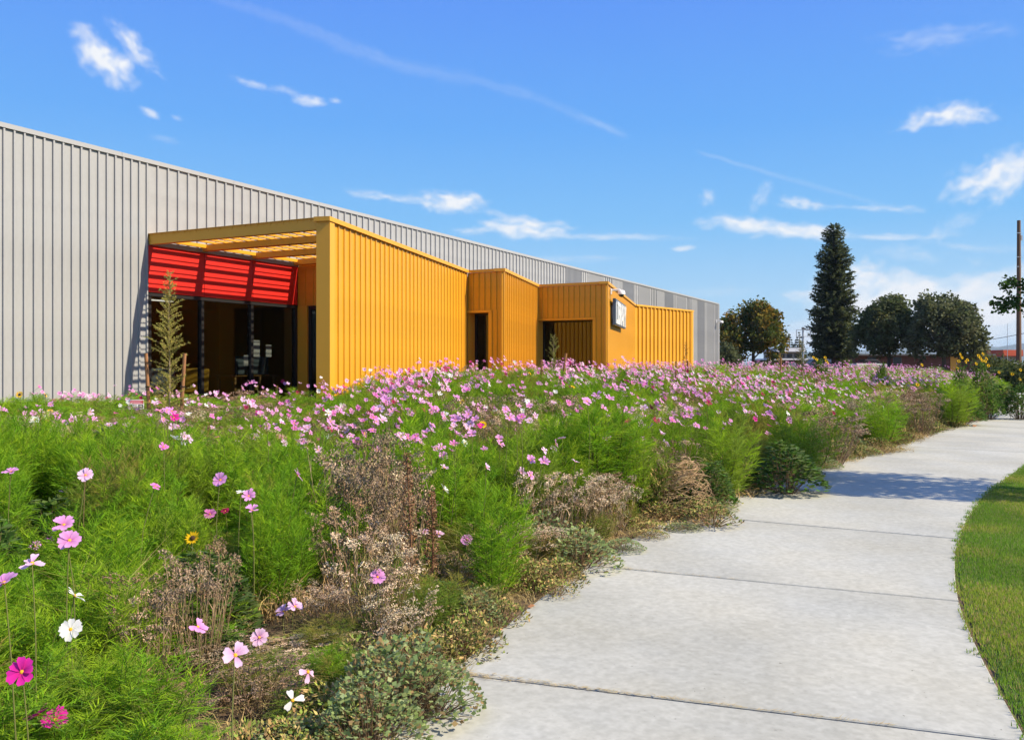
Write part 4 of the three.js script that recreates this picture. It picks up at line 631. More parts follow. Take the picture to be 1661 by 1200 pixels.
fl(460, 992, 26, 'pale', [-0.3, 0.92, 0.3], 'pale pink flat flower, lower of a pair near centre', { miss: [5] });
fl(504, 1018, 24, 'pale', [0.2, 0.9, 0.4], 'pale lilac flower right below the centre pair');
fl(499, 1090, 34, 'pale', [0.85, 0.5, 0.45], 'fading white pink flower with three hanging petals at bottom centre', { miss: [0, 1, 3, 5, 7], droop: 0.4 });
fl(474, 1136, 36, 'white', [0.45, 0.75, 0.7], 'fading white flower with three loose petals, lowest at bottom centre', { miss: [0, 2, 3, 5, 6], droop: 0.4 });
fl(757, 876, 21, 'pink', [0.0, 0.6, 0.8], 'pink cosmos flower left of the lone green bush');
fl(711, 866, 19, 'pale', [0.2, 0.9, 0.4], 'pale pink flower, right of three in the brown patch'); fl(689, 863, 19, 'pale', [-0.2, 0.95, 0.3], 'pale pink flower, middle of three in the brown patch'); fl(660, 885, 18, 'pink', [0.1, 0.9, 0.4], 'pink flower, lowest of three in the brown patch');
fl(312, 1099, 15, 'magenta', [0.0, 0.5, 0.85], 'small half-closed magenta flower near the bottom left', { size: 0.05, cup: 1 });
fl(340, 834, 20, 'rose', [0.1, 0.7, 0.7], 'purple pink ragged flower beside a crimson bud at centre left'); fl(365, 829, 14, 'crimson', [0.0, 0.8, 0.5], 'small crimson bloom beside the ragged purple flower', { size: 0.065 });
for (const [px, py, dia, kind] of [[983, 712, 20, 'pink'], [1038, 690, 17, 'pink'], [1080, 720, 17, 'pale'], [1020, 666, 18, 'pink'], [1044, 664, 19, 'pale'], [952, 651, 21, 'pink'], [978, 662, 18, 'pink'], [968, 641, 17, 'pink'], [988, 648, 17, 'pink'], [860, 747, 18, 'pink'], [848, 758, 15, 'rose'], [809, 713, 16, 'pink'], [769, 720, 11, 'pale'], [760, 672, 16, 'pink'], [826, 678, 18, 'pink'], [838, 683, 18, 'pink'], [846, 676, 18, 'rose'], [820, 664, 16, 'pink'], [858, 660, 14, 'pink'], [626, 650, 19, 'pink'], [661, 711, 17, 'rose'], [620, 730, 16, 'pink'], [580, 718, 18, 'rose'], [576, 742, 17, 'pink'], [590, 740, 13, 'pink'], [641, 760, 12, 'rose'], [708, 728, 18, 'pink'], [700, 690, 15, 'pink'], [722, 672, 13, 'white'], [1118, 675, 18, 'pink'], [1130, 690, 17, 'pink'], [1091, 682, 17, 'rose'], [1117, 664, 18, 'pink'], [1245, 705, 14, 'pink'], [1148, 655, 14, 'crimson'], [1248, 671, 16, 'pink'], [1255, 678, 16, 'rose'], [1279, 684, 16, 'pink']])
  { let Z = 0.094 * FOCAL / (dia * 0.95), sz = 0.094; while (offPath(...pos(px, Z)) < 0.5 && Z < 14) Z += 0.3; sz = Math.min(0.115, dia * Z / FOCAL); cosmos(at(px, py, Z), sz, kind, [rr(-0.3, 0.6), rr(0.4, 0.9), rr(0.3, 0.9)], `${{ pink: 'pink', pale: 'pale pink', rose: 'deep pink', white: 'white', crimson: 'dark crimson' }[kind]} cosmos flower standing above the ${px < 860 ? 'drift in the middle of the bed' : px < 1085 ? 'big green bush' : 'green bushes beside the path'}`, 'cosmos flowers in the middle of the bed'); }

// bushes under the flowers set one by one
// sunflowers
for (const [px, py, Z, sz, f, label, y] of [
  [31, 640, 12, 0.11, [0.1, 0.3, 0.95], 'yellow sunflower before the grey wall, leftmost'], [72, 641, 12, 0.09, [0.8, 0.5, -0.2], 'yellow sunflower before the grey wall, turned away'], [81, 667, 11.5, 0.09, [0.5, 0.8, 0.2], 'small yellow sunflower among pink flowers at left', true],
  [312, 873, 5.4, 0.1, [-0.1, 0.55, 0.8], 'single yellow sunflower low among the green at centre left'], [417, 629, 14.5, 0.1, [-0.6, 0.4, 0.4], 'yellow sunflower bud before the dark porch, left one'], [449, 629, 14.5, 0.09, [-0.7, 0.5, 0.3], 'yellow sunflower bud before the dark porch, right one'],
  [783, 689, 9.2, 0.1, [0.2, 0.5, 0.8], 'yellow sunflower at the heart of the pink drift'], [749, 652, 13, 0.1, [0.0, 0.6, 0.8], 'yellow sunflower above the pink drift, middle'], [694, 649, 13, 0.09, [0.5, 0.7, 0.3], 'pale yellow sunflower above the pink drift, left', true], [776, 662, 12, 0.08, [0.3, 0.6, 0.5], 'small yellow sunflower right of the middle one'],
  [929, 628, 13, 0.1, [0.4, 0.8, 0.2], 'bright yellow flower right of the leaning stake', true], [843, 615, 20, 0.11, [0.0, 0.4, 0.9], 'yellow sunflower near the orange fold wall, low one'], [848, 608, 20, 0.1, [0.2, 0.5, 0.8], 'yellow sunflower near the orange fold wall, upper one'], [859, 606, 20, 0.1, [0.5, 0.6, 0.4], 'yellow sunflower near the orange fold wall, right one'],
  [1489, 624, 20, 0.1, [0.1, 0.4, 0.9], 'small yellow sunflower over the far bushes', false], [1298, 622, 20, 0.1, [0.4, 0.7, 0.5], 'yellow bloom in the far pink field', true]]) sunflower(at(px, py, Z), sz, f, label, null, y);
[[1558, 575], [1561, 580], [1556, 586], [1567, 587], [1570, 584], [1588, 577], [1595, 574], [1591, 581], [1594, 585], [1601, 582], [1599, 586], [1604, 593], [1598, 598], [1554, 598], [1584, 590], [1496, 592], [1621, 604], [1656, 600], [1655, 615], [1643, 607]].forEach(([px, py]) => sunflower(at(px, py, 24.5 + 2 * rnd()), 0.115, [rr(-0.2, 0.5), rr(0.2, 0.6), 0.8], 'small yellow sunflower in the tall clump by the far path bend', 'sunflowers at the far path bend'));
[[1320, 580], [1339, 580], [1325, 583], [1341, 585], [1343, 589], [1328, 597]].forEach(([px, py]) => sunflower(at(px, py, 34), 0.14, [rr(-0.2, 0.5), rr(0.2, 0.6), 0.8], 'small yellow sunflower in the clump below the tall spruce', 'sunflowers below the spruce'));
[[1558, 24.6, 1.5, 0.9], [1592, 25.6, 1.5, 1.1], [1605, 26, 1.1, 1.1], [1332, 34.2, 1.35, 1.5], [1430, 30, 1.5, 0.7], [1655, 26, 1.0, 1.2]].forEach(([px, Z, h, w]) => put('dark', ...pos(px, Z), h, w));
put('lime', ...pos(1425, 30), 1.55, 0.9); put('lime', ...pos(1437, 29), 1.5, 0.8);

const LANDMARKS = [[35, 2.9, 'the magenta flowers at the lower left'], [114, 3.6, 'the open white flower at lower left'], [108, 3.7, 'the two large pink flowers at left'], [138, 5.2, 'the tall stemmed light pink flower'], [312, 5.4, 'the low yellow sunflower'], [357, 5.5, 'the lone pink flower at centre left'], [240, 3.9, 'the dark brown dried plants'], [400, 3.3, 'the pale flower with missing petals'], [480, 5.1, 'the pale pair near the centre'], [612, 5.0, 'the lone pink flower among brown stems'], [668, 5.6, 'the tall brown seed stalk'], [800, 6.0, 'the slim lone green bush'], [640, 3.95, 'the mallow at the bottom'], [900, 8.0, 'the pale dried seed heads'], [985, 9.3, 'the big green bush'], [1112, 9.4, 'the dead vine heap'], [1275, 11, 'the low leafy bush at the path'], [185, 9, 'the dark leafy bush at left'], [60, 7.6, 'the dry grass at the left edge'], [783, 9.2, 'the sunflower in the pink drift'], [640, 8.5, 'the drift left of that sunflower'], [450, 8, 'the green right of the larch stakes'], [270, 14, 'the young larch'], [420, 13, 'the porch front'], [602, 15.8, 'the round bush by the wall'], [1345, 14.2, 'the brown clump past the tree shadow'], [740, 12, 'the pink drift before the doorway'], [930, 13, 'the leaning stake'], [1170, 12, 'the green bush behind the vine heap']].map(([px, Z, s]) => [...pos(px, Z), s]);
const landmark = (x, z) => LANDMARKS.reduce((b, l) => { const d = (l[0] - x) ** 2 + (l[1] - z) ** 2; return d < b[0] ? [d, l[2]] : b; }, [1e9, ''])[1];
// nearest flowers one by one, the rest as drifts
blooms.sort((a, b) => a.d - b.d);
const SINGLE = 222, words = { pink: 'pink', pale: 'pale pink', rose: 'deep pink', white: 'white', magenta: 'magenta', crimson: 'crimson' };
const inView = (b) => b.z < -1 && Math.abs(b.x / -b.z) < 0.6 && (EYE - b.y) / -b.z < 0.43;
let made = 0; const rest = [];
for (const b of blooms) { if (made < SINGLE && inView(b)) { made++; const zone = landmark(b.x, b.z); cosmos([b.x, b.y, b.z], b.size, b.kind, b.face, `small ${words[b.kind]} cosmos flower near ${zone}`, `${words[b.kind]} cosmos flowers near ${zone}`, { v: b.v }); } else rest.push(b); }
for (const kind of Object.keys(FLOWERS)) for (let v = 0; v < 3; v++) {
  const l = rest.filter((b) => b.kind === kind && b.v === v); if (!l.length) continue;
  const im = shade(new THREE.InstancedMesh(fullHead(kind, v), M.petal, l.length)); im.name = numbered(`${words[kind].replace(' ', '_')}_flower_drift`);
  l.forEach((b, k) => { tmpQ.setFromUnitVectors(UP, new THREE.Vector3(...b.face)); const s = b.size / 0.094; im.setMatrixAt(k, tmpM.compose(new THREE.Vector3(b.x, b.y, b.z), tmpQ, new THREE.Vector3(s, s, s))); });
  im.userData = { kind: 'stuff', label: `${words[kind]} cosmos flowers in the far drifts` }; scene.add(im);
}
// plants: those set one by one and the nearest cosmos bushes are things, the mass behind is stuff
const nameOf = { feather: ['cosmos_bush', 'green feathery cosmos foliage in the bed'], lime: ['cosmos_bush', 'bright green feathery cosmos foliage in the bed'], olive: ['olive_plant', 'olive thin-leaved foliage in the bed'], dark: ['leafy_weed', 'dark green leafy weeds'], dried: ['seed_head', 'pale dried seed heads'], driedDark: ['seed_head', 'dark dried seed heads'], weeds: ['ground_weed', 'low yellowing weeds along the path'], mallow: ['mallow', 'round-leaved mallow along the path'], straw: ['straw', 'dry straw on the soil'], dryGrass: ['dry_grass', 'tall dry grass stalks'] };
placed.forEach((p) => { p.d = Math.hypot(p.x, p.z); });
placed.sort((a, b) => a.d - b.d);
const groups = {}; let bushes = 0;
for (const p of placed) {
  const seen = p.z < -1.5 && Math.abs(p.x / -p.z) < 0.62;
  if (p.label || ((p.type === 'feather' || p.type === 'lime') && seen && bushes < 70)) {
    const m = mesh(p.name ?? 'cosmos_bush', PLANTS[p.type][p.v].g, PLANTS[p.type][p.v].mat, null, [p.x, p.y, p.z]); m.scale.set(...p.s); m.rotation.y = p.turn;
    if (p.label) tag(m, p.label, p.category); else { bushes++; const zone = landmark(p.x, p.z); tag(m, `${p.type === 'lime' ? 'bright' : 'mid'} green feathery cosmos bush near ${zone}`, 'plant', `${p.type === 'lime' ? 'bright' : 'mid'} green cosmos bushes near ${zone}`); }
  } else (groups[p.type + p.v] ??= []).push(p);
}
for (const l of Object.values(groups)) {
  const { g, mat } = PLANTS[l[0].type][l[0].v], im = shade(new THREE.InstancedMesh(g, mat, l.length)); im.name = numbered(nameOf[l[0].type][0] + '_mass');
  l.forEach((p, k) => { tmpQ.setFromAxisAngle(UP, p.turn); im.setMatrixAt(k, tmpM.compose(new THREE.Vector3(p.x, p.y, p.z), tmpQ, new THREE.Vector3(...p.s))); const f = rr(0.82, 1.18); im.setColorAt(k, lin(f * rr(0.92, 1.1), f, f)); });
  im.userData = { kind: 'stuff', label: nameOf[l[0].type][1] }; scene.add(im);
}
{ // straw blown into the joints of the path
  const c = new Collect(), r = mulberry(61); const near = JOINTS.filter(([, q]) => -q.z > 3.5 && -q.z < 9).slice(0, 3); for (const [[l, q], reach, n] of [[near[0], 0.8, 620], [near[1], 0.45, 170], [near[2], 0.4, 70]]) { const A = [l.x, 0, l.z], B = [mix(l.x, q.x, reach), 0, mix(l.z, q.z, reach)]; for (let k = 0; k < n; k++) { const t = r() ** 2.1, w = 0.05 * (1 - t) ** 3 + 0.007, p = [mix(A[0], B[0], t) + rr(-w, w, r), 0.003 + r() * 0.004, mix(A[2], B[2], t) + rr(-w, w, r)], an = r() * 6.28, d = norm([Math.cos(an) + 1.2 * Math.sign(r() - 0.5), rr(0, 0.12, r), Math.sin(an) * 0.6]); c.blade(p, d, norm(cross(d, [0, 1, 0])), rr(0.02, 0.05, r), 0.0016, tone([0.40, 0.30, 0.13], 0.3, r)); } }
  const m = mesh('joint_straw', c.geo(), M.dry); m.userData = { kind: 'stuff', label: 'dry straw blown into the joints of the path' };
}
{ // fallen dry leaves at the path edge
  const c = new Collect(); c.leaf([-0.04, 0.004, 0], norm([1, 0.25, 0]), [0, 0.2, 1], 0.05, 0.024, [0.42, 0.19, 0.08]); c.leaf([0.0, 0.012, 0], norm([1, -0.2, 0.3]), [0, -0.2, 1], 0.045, 0.02, [0.48, 0.25, 0.12]); const g = c.geo();
  [[742, 1052], [728, 1058], [805, 1022], [862, 985], [1106, 832], [1400, 730], [1580, 692]].forEach(([px, py]) => { const Z = FOCAL * EYE / (py - 592), m = mesh('fallen_leaf', g, M.dry, null, [(px - 830.5) / FOCAL * Z, 0.004, -Z]); m.rotation.y = rnd() * 6.28; m.scale.setScalar(Math.max(1, Z / 9)); tag(m, 'curled rust brown fallen leaf at the edge of the concrete', 'leaf', 'fallen leaves along the path'); });
}
console.log('plants', placed.length, 'blooms', blooms.length, 'rest', rest.length);

// ---------------------------------------------------------------- saplings and their stakes
function larch(seed, h, w, col, sparse = 1) {
  const r = mulberry(seed), c = new Collect(), k = new Collect();
  k.tube([[0, 0, 0], [0.01, h * 0.4, 0.01], [-0.01, h * 0.75, 0], [0.02, h, 0]], [0.016, 0.012, 0.007, 0.002], 5, [0.26, 0.2, 0.13]);
  const n = Math.round(135 * sparse);
  for (let b = 0; b < n; b++) { const t = 0.05 + 0.93 * Math.pow((b + r()) / n, 0.9), a = b * 2.4 + r() * 2, L = (w * 0.5 * Math.pow(1.03 - t, 0.75) * (0.75 + 0.5 * noise2(t * 9, seed)) + 0.05) * rr(0.45, 1.15, r), d = norm([Math.cos(a), rr(0.2, 0.9, r) + 0.4 * t, Math.sin(a)]), o = [0, h * t, 0], tip = add(add(o, d, L), [0, -0.06 * L, 0]);
    k.tube([o, add(o, d, L * 0.5), tip], [0.004, 0.003, 0.0012], 3, [0.24, 0.17, 0.09]);
    const m = Math.round(L / 0.022); for (let q = 1; q <= m; q++) { const p = add(add(o, d, L * q / m), [0, -0.06 * L * (q / m) ** 2, 0]); if (r() < 0.22) continue; for (let z = 0; z < 6; z++) { const dd = norm(add(ball(r), [0, 0.35, 0])); c.blade(add(p, ball(r), 0.012), dd, norm(cross(dd, ball(r))), rr(0.022, 0.045, r), 0.0045, tone(col[Math.floor(r() * col.length)], 0.3, r)); } } }
  return [k.geo(), c.geo()];
}
function sapling(px, Z, yTop, w, col, seed, label, sparse) { const [x, z] = pos(px, Z), g0 = groundAt(x, z), h = at(0, yTop, Z)[1] - g0, [tg, cg] = larch(seed, h, w, col, sparse), t = thing('young_tree', label, 'tree', [x, g0, z]); mesh('trunk', tg, M.bark, t); mesh('crown', cg, M.veg, t); return t; }
sapling(274, 14, 440, 0.95, [[0.46, 0.42, 0.10], [0.36, 0.36, 0.08], [0.52, 0.43, 0.11]], 3, 'slender yellow green young larch before the dark porch', 1.25);
sapling(898, 21, 543, 1.0, [[0.22, 0.26, 0.06], [0.28, 0.26, 0.07]], 5, 'small light green young tree before the recessed window', 0.6);
sapling(1112, 24, 555, 0.6, [[0.26, 0.13, 0.05], [0.30, 0.22, 0.06]], 7, 'thin sparse reddish sapling before the last orange wall', 0.22);
sapling(1300, 34, 552, 1.6, [[0.13, 0.15, 0.03], [0.19, 0.19, 0.05]], 9, 'olive green young conifer in the far field', 1.0);
sapling(1266, 34, 572, 0.9, [[0.42, 0.26, 0.04], [0.36, 0.28, 0.06]], 12, 'yellowing thin sapling in the far field left of the conifer', 0.4);
function stake(px0, py0, px1, Z, r, label) { const top = at(px0, py0, Z), [x, z] = pos(px1, Z), g0 = groundAt(x, z) - 0.05, v = new THREE.Vector3(top[0] - x, top[1] - g0, 0), L = v.length(), g = new THREE.CylinderGeometry(r * 0.92, r, L, 10, 3); const t = thing('tree_stake', label, 'stake', [x, g0, z], 0, 'wooden stakes of the young trees'); t.quaternion.setFromUnitVectors(UP, v.normalize()); mesh('post', g, M.stake, t, [0, L / 2, 0]); const tie = mesh('tie', new THREE.TorusGeometry(r * 1.15, 0.008, 5, 12), M.black, t, [0, L * 0.62, 0]); tie.rotation.x = 1.5; }
stake(236, 573, 244, 14, 0.03, 'round wooden stake left of the young larch'); stake(299, 573, 291, 14, 0.03, 'round wooden stake right of the young larch');
stake(878, 583, 880, 21, 0.03, 'upright brown stake left of the small tree by the window'); stake(918, 573, 906, 21, 0.035, 'leaning stake right of the small tree by the window');
stake(1097, 586, 1097, 24, 0.025, 'thin stake left of the sparse reddish sapling'); stake(1116, 585, 1116, 24, 0.025, 'thin stake right of the sparse reddish sapling');
stake(1267, 580, 1267, 33.5, 0.03, 'stake at the yellowing sapling in the far field');

{ // notice on a short post before the wall
  const cv = document.createElement('canvas'); cv.width = 256; cv.height = 176; const x = cv.getContext('2d'); x.fillStyle = '#e9e7e4'; x.fillRect(0, 0, 256, 176); x.fillStyle = '#c33b52'; x.fillRect(10, 12, 236, 66); x.fillStyle = '#f2dfe2'; x.font = 'bold 30px sans-serif'; x.textAlign = 'center'; for (const [y, w] of [[28, 190], [46, 150], [62, 200]]) x.fillRect(128 - w / 2, y, w, 5); x.fillStyle = '#2c2c30'; for (const [y, w] of [[92, 130], [110, 120], [128, 135], [146, 110]]) x.fillRect(16, y, w, 7); x.fillRect(166, 88, 78, 70); x.fillStyle = '#b9bdb6'; x.fillRect(184, 100, 44, 46);
  const tx = new THREE.CanvasTexture(cv); tx.colorSpace = THREE.SRGBColorSpace; const [px, py, pz] = at(220, 656, 14.6), t = thing('security_notice', 'small white and red notice on a short post by the grey wall', 'sign', [px, groundAt(px, pz), pz], 0.12); const h = py - groundAt(px, pz); const m = mesh('plate', boxGeo(0.25, 0.16, 0.006), [M.white, M.white, M.white, M.white, std({ map: tx, roughness: 0.5 }), M.white], t, [0, h, 0]); m.rotation.x = -0.05; box('post', M.steel, t, [0, h / 2 - 0.04, -0.012], [0.02, h, 0.012]);
}

// ---------------------------------------------------------------- trees behind
function crown(seed, blobs, n, leaf, cols, per = 26, lumps = 0) {   // leaf clumps over and inside a set of ellipsoids [x, y, z, rx, ry, rz]
  const r = mulberry(seed), c = new Collect(), vol = blobs.map((b) => b[3] * b[4] * b[5]), tot = vol.reduce((a, b) => a + b, 0);
  blobs.forEach((b, bi) => { const cl = Math.round(n * vol[bi] / tot); for (let k = 0; k < cl; k++) { const d = norm(ball(r)), R = Math.cbrt(0.25 + 0.75 * r()) * (0.86 + 0.28 * fbm(d[0] * 3 + seed, d[1] * 3 + d[2] * 3, 2)), o = [b[0] + d[0] * b[3] * R, b[1] + d[1] * b[4] * R, b[2] + d[2] * b[5] * R]; if (lumps && fbm(o[0] * lumps + seed, o[1] * lumps + o[2] * 0.7, 2) < 0.46) continue; const col = tone(cols[Math.floor(r() * cols.length)], 0.3, r), cr = leaf * rr(1.3, 2.4, r); for (let q = 0; q < per; q++) { const p = add(o, ball(r), cr), dd = norm(add(ball(r), [d[0], -0.35, d[2]], 0.6)), L = leaf * rr(0.6, 1.2, r); c.leaf(p, dd, norm(cross(dd, ball(r))), L, L * 0.42, tone(col, 0.2, r)); } } });
  return c.geo();
}
function trunkGeo(h, r0, limbs, seed, spread) { const r = mulberry(seed), c = new Collect(), col = [0.09, 0.07, 0.05]; c.tube([[0, -0.1, 0], [0.02, h * 0.4, 0], [-0.03, h, 0.02]], [r0, r0 * 0.8, r0 * 0.4], 8, col); for (let k = 0; k < limbs; k++) { const a = k * 2.4 + r(), y = h * rr(0.3, 0.85, r), L = spread * rr(0.6, 1, r); c.tube([[0, y, 0], [Math.cos(a) * L * 0.5, y + L * 0.45, Math.sin(a) * L * 0.5], [Math.cos(a) * L, y + L * 0.75, Math.sin(a) * L]], [r0 * 0.45, r0 * 0.28, r0 * 0.1], 5, col); } return c.geo(); }
function tree(name, label, [x, y, z], crownGeo, trunk, group) { const t = thing(name, label, 'tree', [x, y, z], 0, group); mesh('trunk', trunk, M.bark, t); mesh('crown', crownGeo, M.veg, t); return t; }
{
  const base = (px, Z) => { const [x, z] = pos(px, Z); return [x, groundAt(x, z), z]; };
  tree('maple_tree', 'round maple turning yellow beside the end of the grey hall', base(1222, 95), crown(71, [[0, 4.7, 0, 2.9, 2.6, 2.9], [-1.8, 3.3, 0.3, 1.9, 2.0, 2], [1.9, 3.1, 0, 1.7, 1.8, 2], [0.0, 6.2, 0, 1.8, 1.4, 1.8], [2.4, 4.4, 0, 1.2, 1.3, 1.2], [-2.2, 5, 0, 1.1, 1.2, 1.2]], 900, 0.34, [[0.10, 0.125, 0.022], [0.18, 0.15, 0.024], [0.065, 0.095, 0.022], [0.27, 0.17, 0.024]], 26, 0.75), trunkGeo(4.5, 0.22, 8, 3, 2.2));
  tree('maple_tree', 'dark round maple, left of the two big ones at right', base(1443, 98), crown(73, [[0, 5.0, 0, 3.0, 3.0, 3], [-2.2, 3.6, 0, 1.9, 2.0, 2], [1.6, 3.7, 0, 2, 2.2, 2], [0.5, 7.0, 0, 1.7, 1.5, 1.7], [-3.0, 2.6, 0, 1.2, 1.3, 1.2]], 1050, 0.34, [[0.09, 0.12, 0.04], [0.125, 0.14, 0.05], [0.08, 0.10, 0.036]], 26, 0.75), trunkGeo(5, 0.25, 8, 5, 2.4));
  tree('maple_tree', 'dark round maple with greyish leaves, right of the two big ones', base(1532, 94), crown(75, [[0, 5.0, 0, 3.2, 2.9, 3.2], [-1.9, 3.6, 0, 2, 2.2, 2], [2.4, 3.4, 0, 1.8, 2.1, 2], [-0.9, 7.0, 0, 1.9, 1.5, 1.9], [1.5, 6.0, 0, 1.6, 1.4, 1.6], [3.1, 2.4, 0, 1.1, 1.3, 1.2]], 1150, 0.34, [[0.12, 0.14, 0.06], [0.16, 0.17, 0.085], [0.09, 0.11, 0.045]], 26, 0.75), trunkGeo(5, 0.25, 8, 6, 2.4));
  { // the tall spruce: whorls of drooping branches
    const r = mulberry(88), c = new Collect(), H = 18.4, cols = [[0.09, 0.12, 0.04], [0.125, 0.145, 0.05], [0.07, 0.092, 0.036]];
    for (let y = 1.9; y < H; y += 0.24) { const t = y / H, R = (t < 0.18 ? mix(3.1, 3.0, t / 0.18) : 3.0 * Math.pow(1 - (t - 0.18) / 0.82, 0.5)) * (0.8 + 0.4 * noise2(y * 1.1, 4)) + 0.2, nb = Math.max(5, Math.round(R * 5)); for (let k = 0; k < nb; k++) { const a = k / nb * 6.283 + r() * 0.8 + y, L = R * rr(0.72, 1.12, r), droop = rr(0.15, 0.4, r) * (1 - t * 0.6), n = Math.max(4, Math.round(L * 6)); for (let q = 1; q <= n; q++) { const u = q / n;  const p = [Math.cos(a) * L * u, y - droop * L * u + 0.28 * L * u * u, Math.sin(a) * L * u], col = tone(cols[Math.floor(r() * 3)], 0.3, r); for (let z = 0; z < 5; z++) { const d = norm([Math.cos(a) + rr(-1, 1, r), rr(-0.9, 0.5, r), Math.sin(a) + rr(-0.8, 0.8, r)]); c.leaf(p, d, norm(cross(d, [r() - 0.5, 1, r() - 0.5])), rr(0.28, 0.5, r), rr(0.07, 0.13, r), col); } } } }
    const k = new Collect(); k.tube([[0, -0.1, 0], [0, 6, 0], [0, H, 0]], [0.32, 0.24, 0.03], 8, [0.08, 0.06, 0.045]);
    tree('spruce_tree', 'tall narrow dark spruce rising above everything at right', base(1353, 110), c.geo(), k.geo());
  }
  const far = (px, Z, H, R, label) => { const r = mulberry(px), c = new Collect(); for (let y = 0.8; y < H; y += 0.5) { const q = R * (1 - y / H) + 0.2, n = Math.round(6 + q * 6); for (let k = 0; k < n; k++) { const a = r() * 6.283, d = norm([Math.cos(a), -0.3 - 0.3 * r(), Math.sin(a)]); c.leaf([Math.cos(a) * q * 0.4, y, Math.sin(a) * q * 0.4], d, norm(cross(d, ball(r))), q * rr(0.5, 0.9, r), 0.25, tone([0.045, 0.06, 0.022], 0.3, r)); } } const k = new Collect(); k.tube([[0, 0, 0], [0, H, 0]], [0.25, 0.03], 6, [0.08, 0.06, 0.05]); tree('far_conifer', label, base(px, Z), c.geo(), k.geo()); };
  far(1281, 190, 7.6, 2.4, 'small distant conifer above the grey roofs, left one'); far(1297, 190, 8.0, 3.0, 'small distant conifer beside the grey lamp frame');
  const bushAt = (px, Z, h, w, label, cols, seed) => { const [x, y, z] = base(px, Z), m = mesh('shrub', crown(seed, [[0, h * 0.5, 0, w * 0.5, h * 0.55, w * 0.5], [w * 0.25, h * 0.35, 0, w * 0.35, h * 0.42, w * 0.4], [-w * 0.28, h * 0.35, 0, w * 0.3, h * 0.4, w * 0.4]], 190, 0.2, cols), M.veg, null, [x, y, z]); tag(m, label, 'shrub'); };
  bushAt(1612, 60, 2.0, 2.8, 'olive rounded shrub left of the wooden pole', [[0.10, 0.11, 0.03], [0.07, 0.09, 0.025]], 5); bushAt(1640, 56, 1.5, 2.4, 'lighter green shrub just before the wooden pole', [[0.12, 0.14, 0.04], [0.09, 0.12, 0.035]], 6); bushAt(1672, 52, 1.6, 2.6, 'green shrub right of the wooden pole', [[0.10, 0.12, 0.03], [0.07, 0.09, 0.025]], 7);
  bushAt(1178, 80, 2.6, 2.0, 'pale green shrub against the end of the grey hall', [[0.12, 0.14, 0.06], [0.09, 0.11, 0.05]], 8);
  bushAt(1250, 88, 1.0, 3.0, 'low dark shrub under the yellowing maple', [[0.05, 0.06, 0.02]], 9);
}
{ // street trees on the lawn, right of the picture; they shade the path
  const c = [[0.05, 0.10, 0.02], [0.07, 0.13, 0.025], [0.04, 0.085, 0.018]];
  const g = crown(91, [[0, 3.35, 0, 1.35, 1.0, 1.3], [0.2, 4.2, 0, 1.15, 1.0, 1.1], [-0.9, 2.9, -0.2, 0.9, 0.35, 0.8], [0.4, 2.8, 0.6, 1.1, 0.5, 0.8]], 470, 0.1, c, 22), g2 = mergeGeometries([crown(92, [[0, 3.35, 0, 1.35, 1.0, 1.3], [0.2, 4.2, 0, 1.15, 1.0, 1.1]], 420, 0.1, c, 22), crown(93, [[-1.85, 2.62, 0, 0.62, 0.13, 0.2], [-1.72, 3.12, 0, 0.66, 0.13, 0.2], [-1.4, 2.8, 0, 0.4, 0.1, 0.2]], 60, 0.09, c, 20), crown(94, [[-1.3, 2.2, 0, 0.3, 0.05, 0.1]], 6, 0.09, c, 14)]), tk = trunkGeo(3.6, 0.09, 9, 9, 1.2);
  const st = tree('street_tree', 'green street tree just out of view that shades the near path', [8.75, 0, -10.6], g, tk);
  const k = new Collect(); k.tube([[0, 2.1, 0], [-1.1, 2.52, 0], [-2.4, 2.7, 0]], [0.03, 0.02, 0.008], 5, [0.09, 0.07, 0.05]); k.tube([[0, 2.6, 0], [-1.2, 3.0, 0], [-2.3, 3.25, 0]], [0.03, 0.02, 0.008], 5, [0.09, 0.07, 0.05]);
  const s2 = tree('street_tree', 'green street tree at the right edge, only its leafy branch tips in view', [18.05, 0, -27], g2, tk); s2.scale.setScalar(1.32); mesh('branch', k.geo(), M.bark, s2);
}
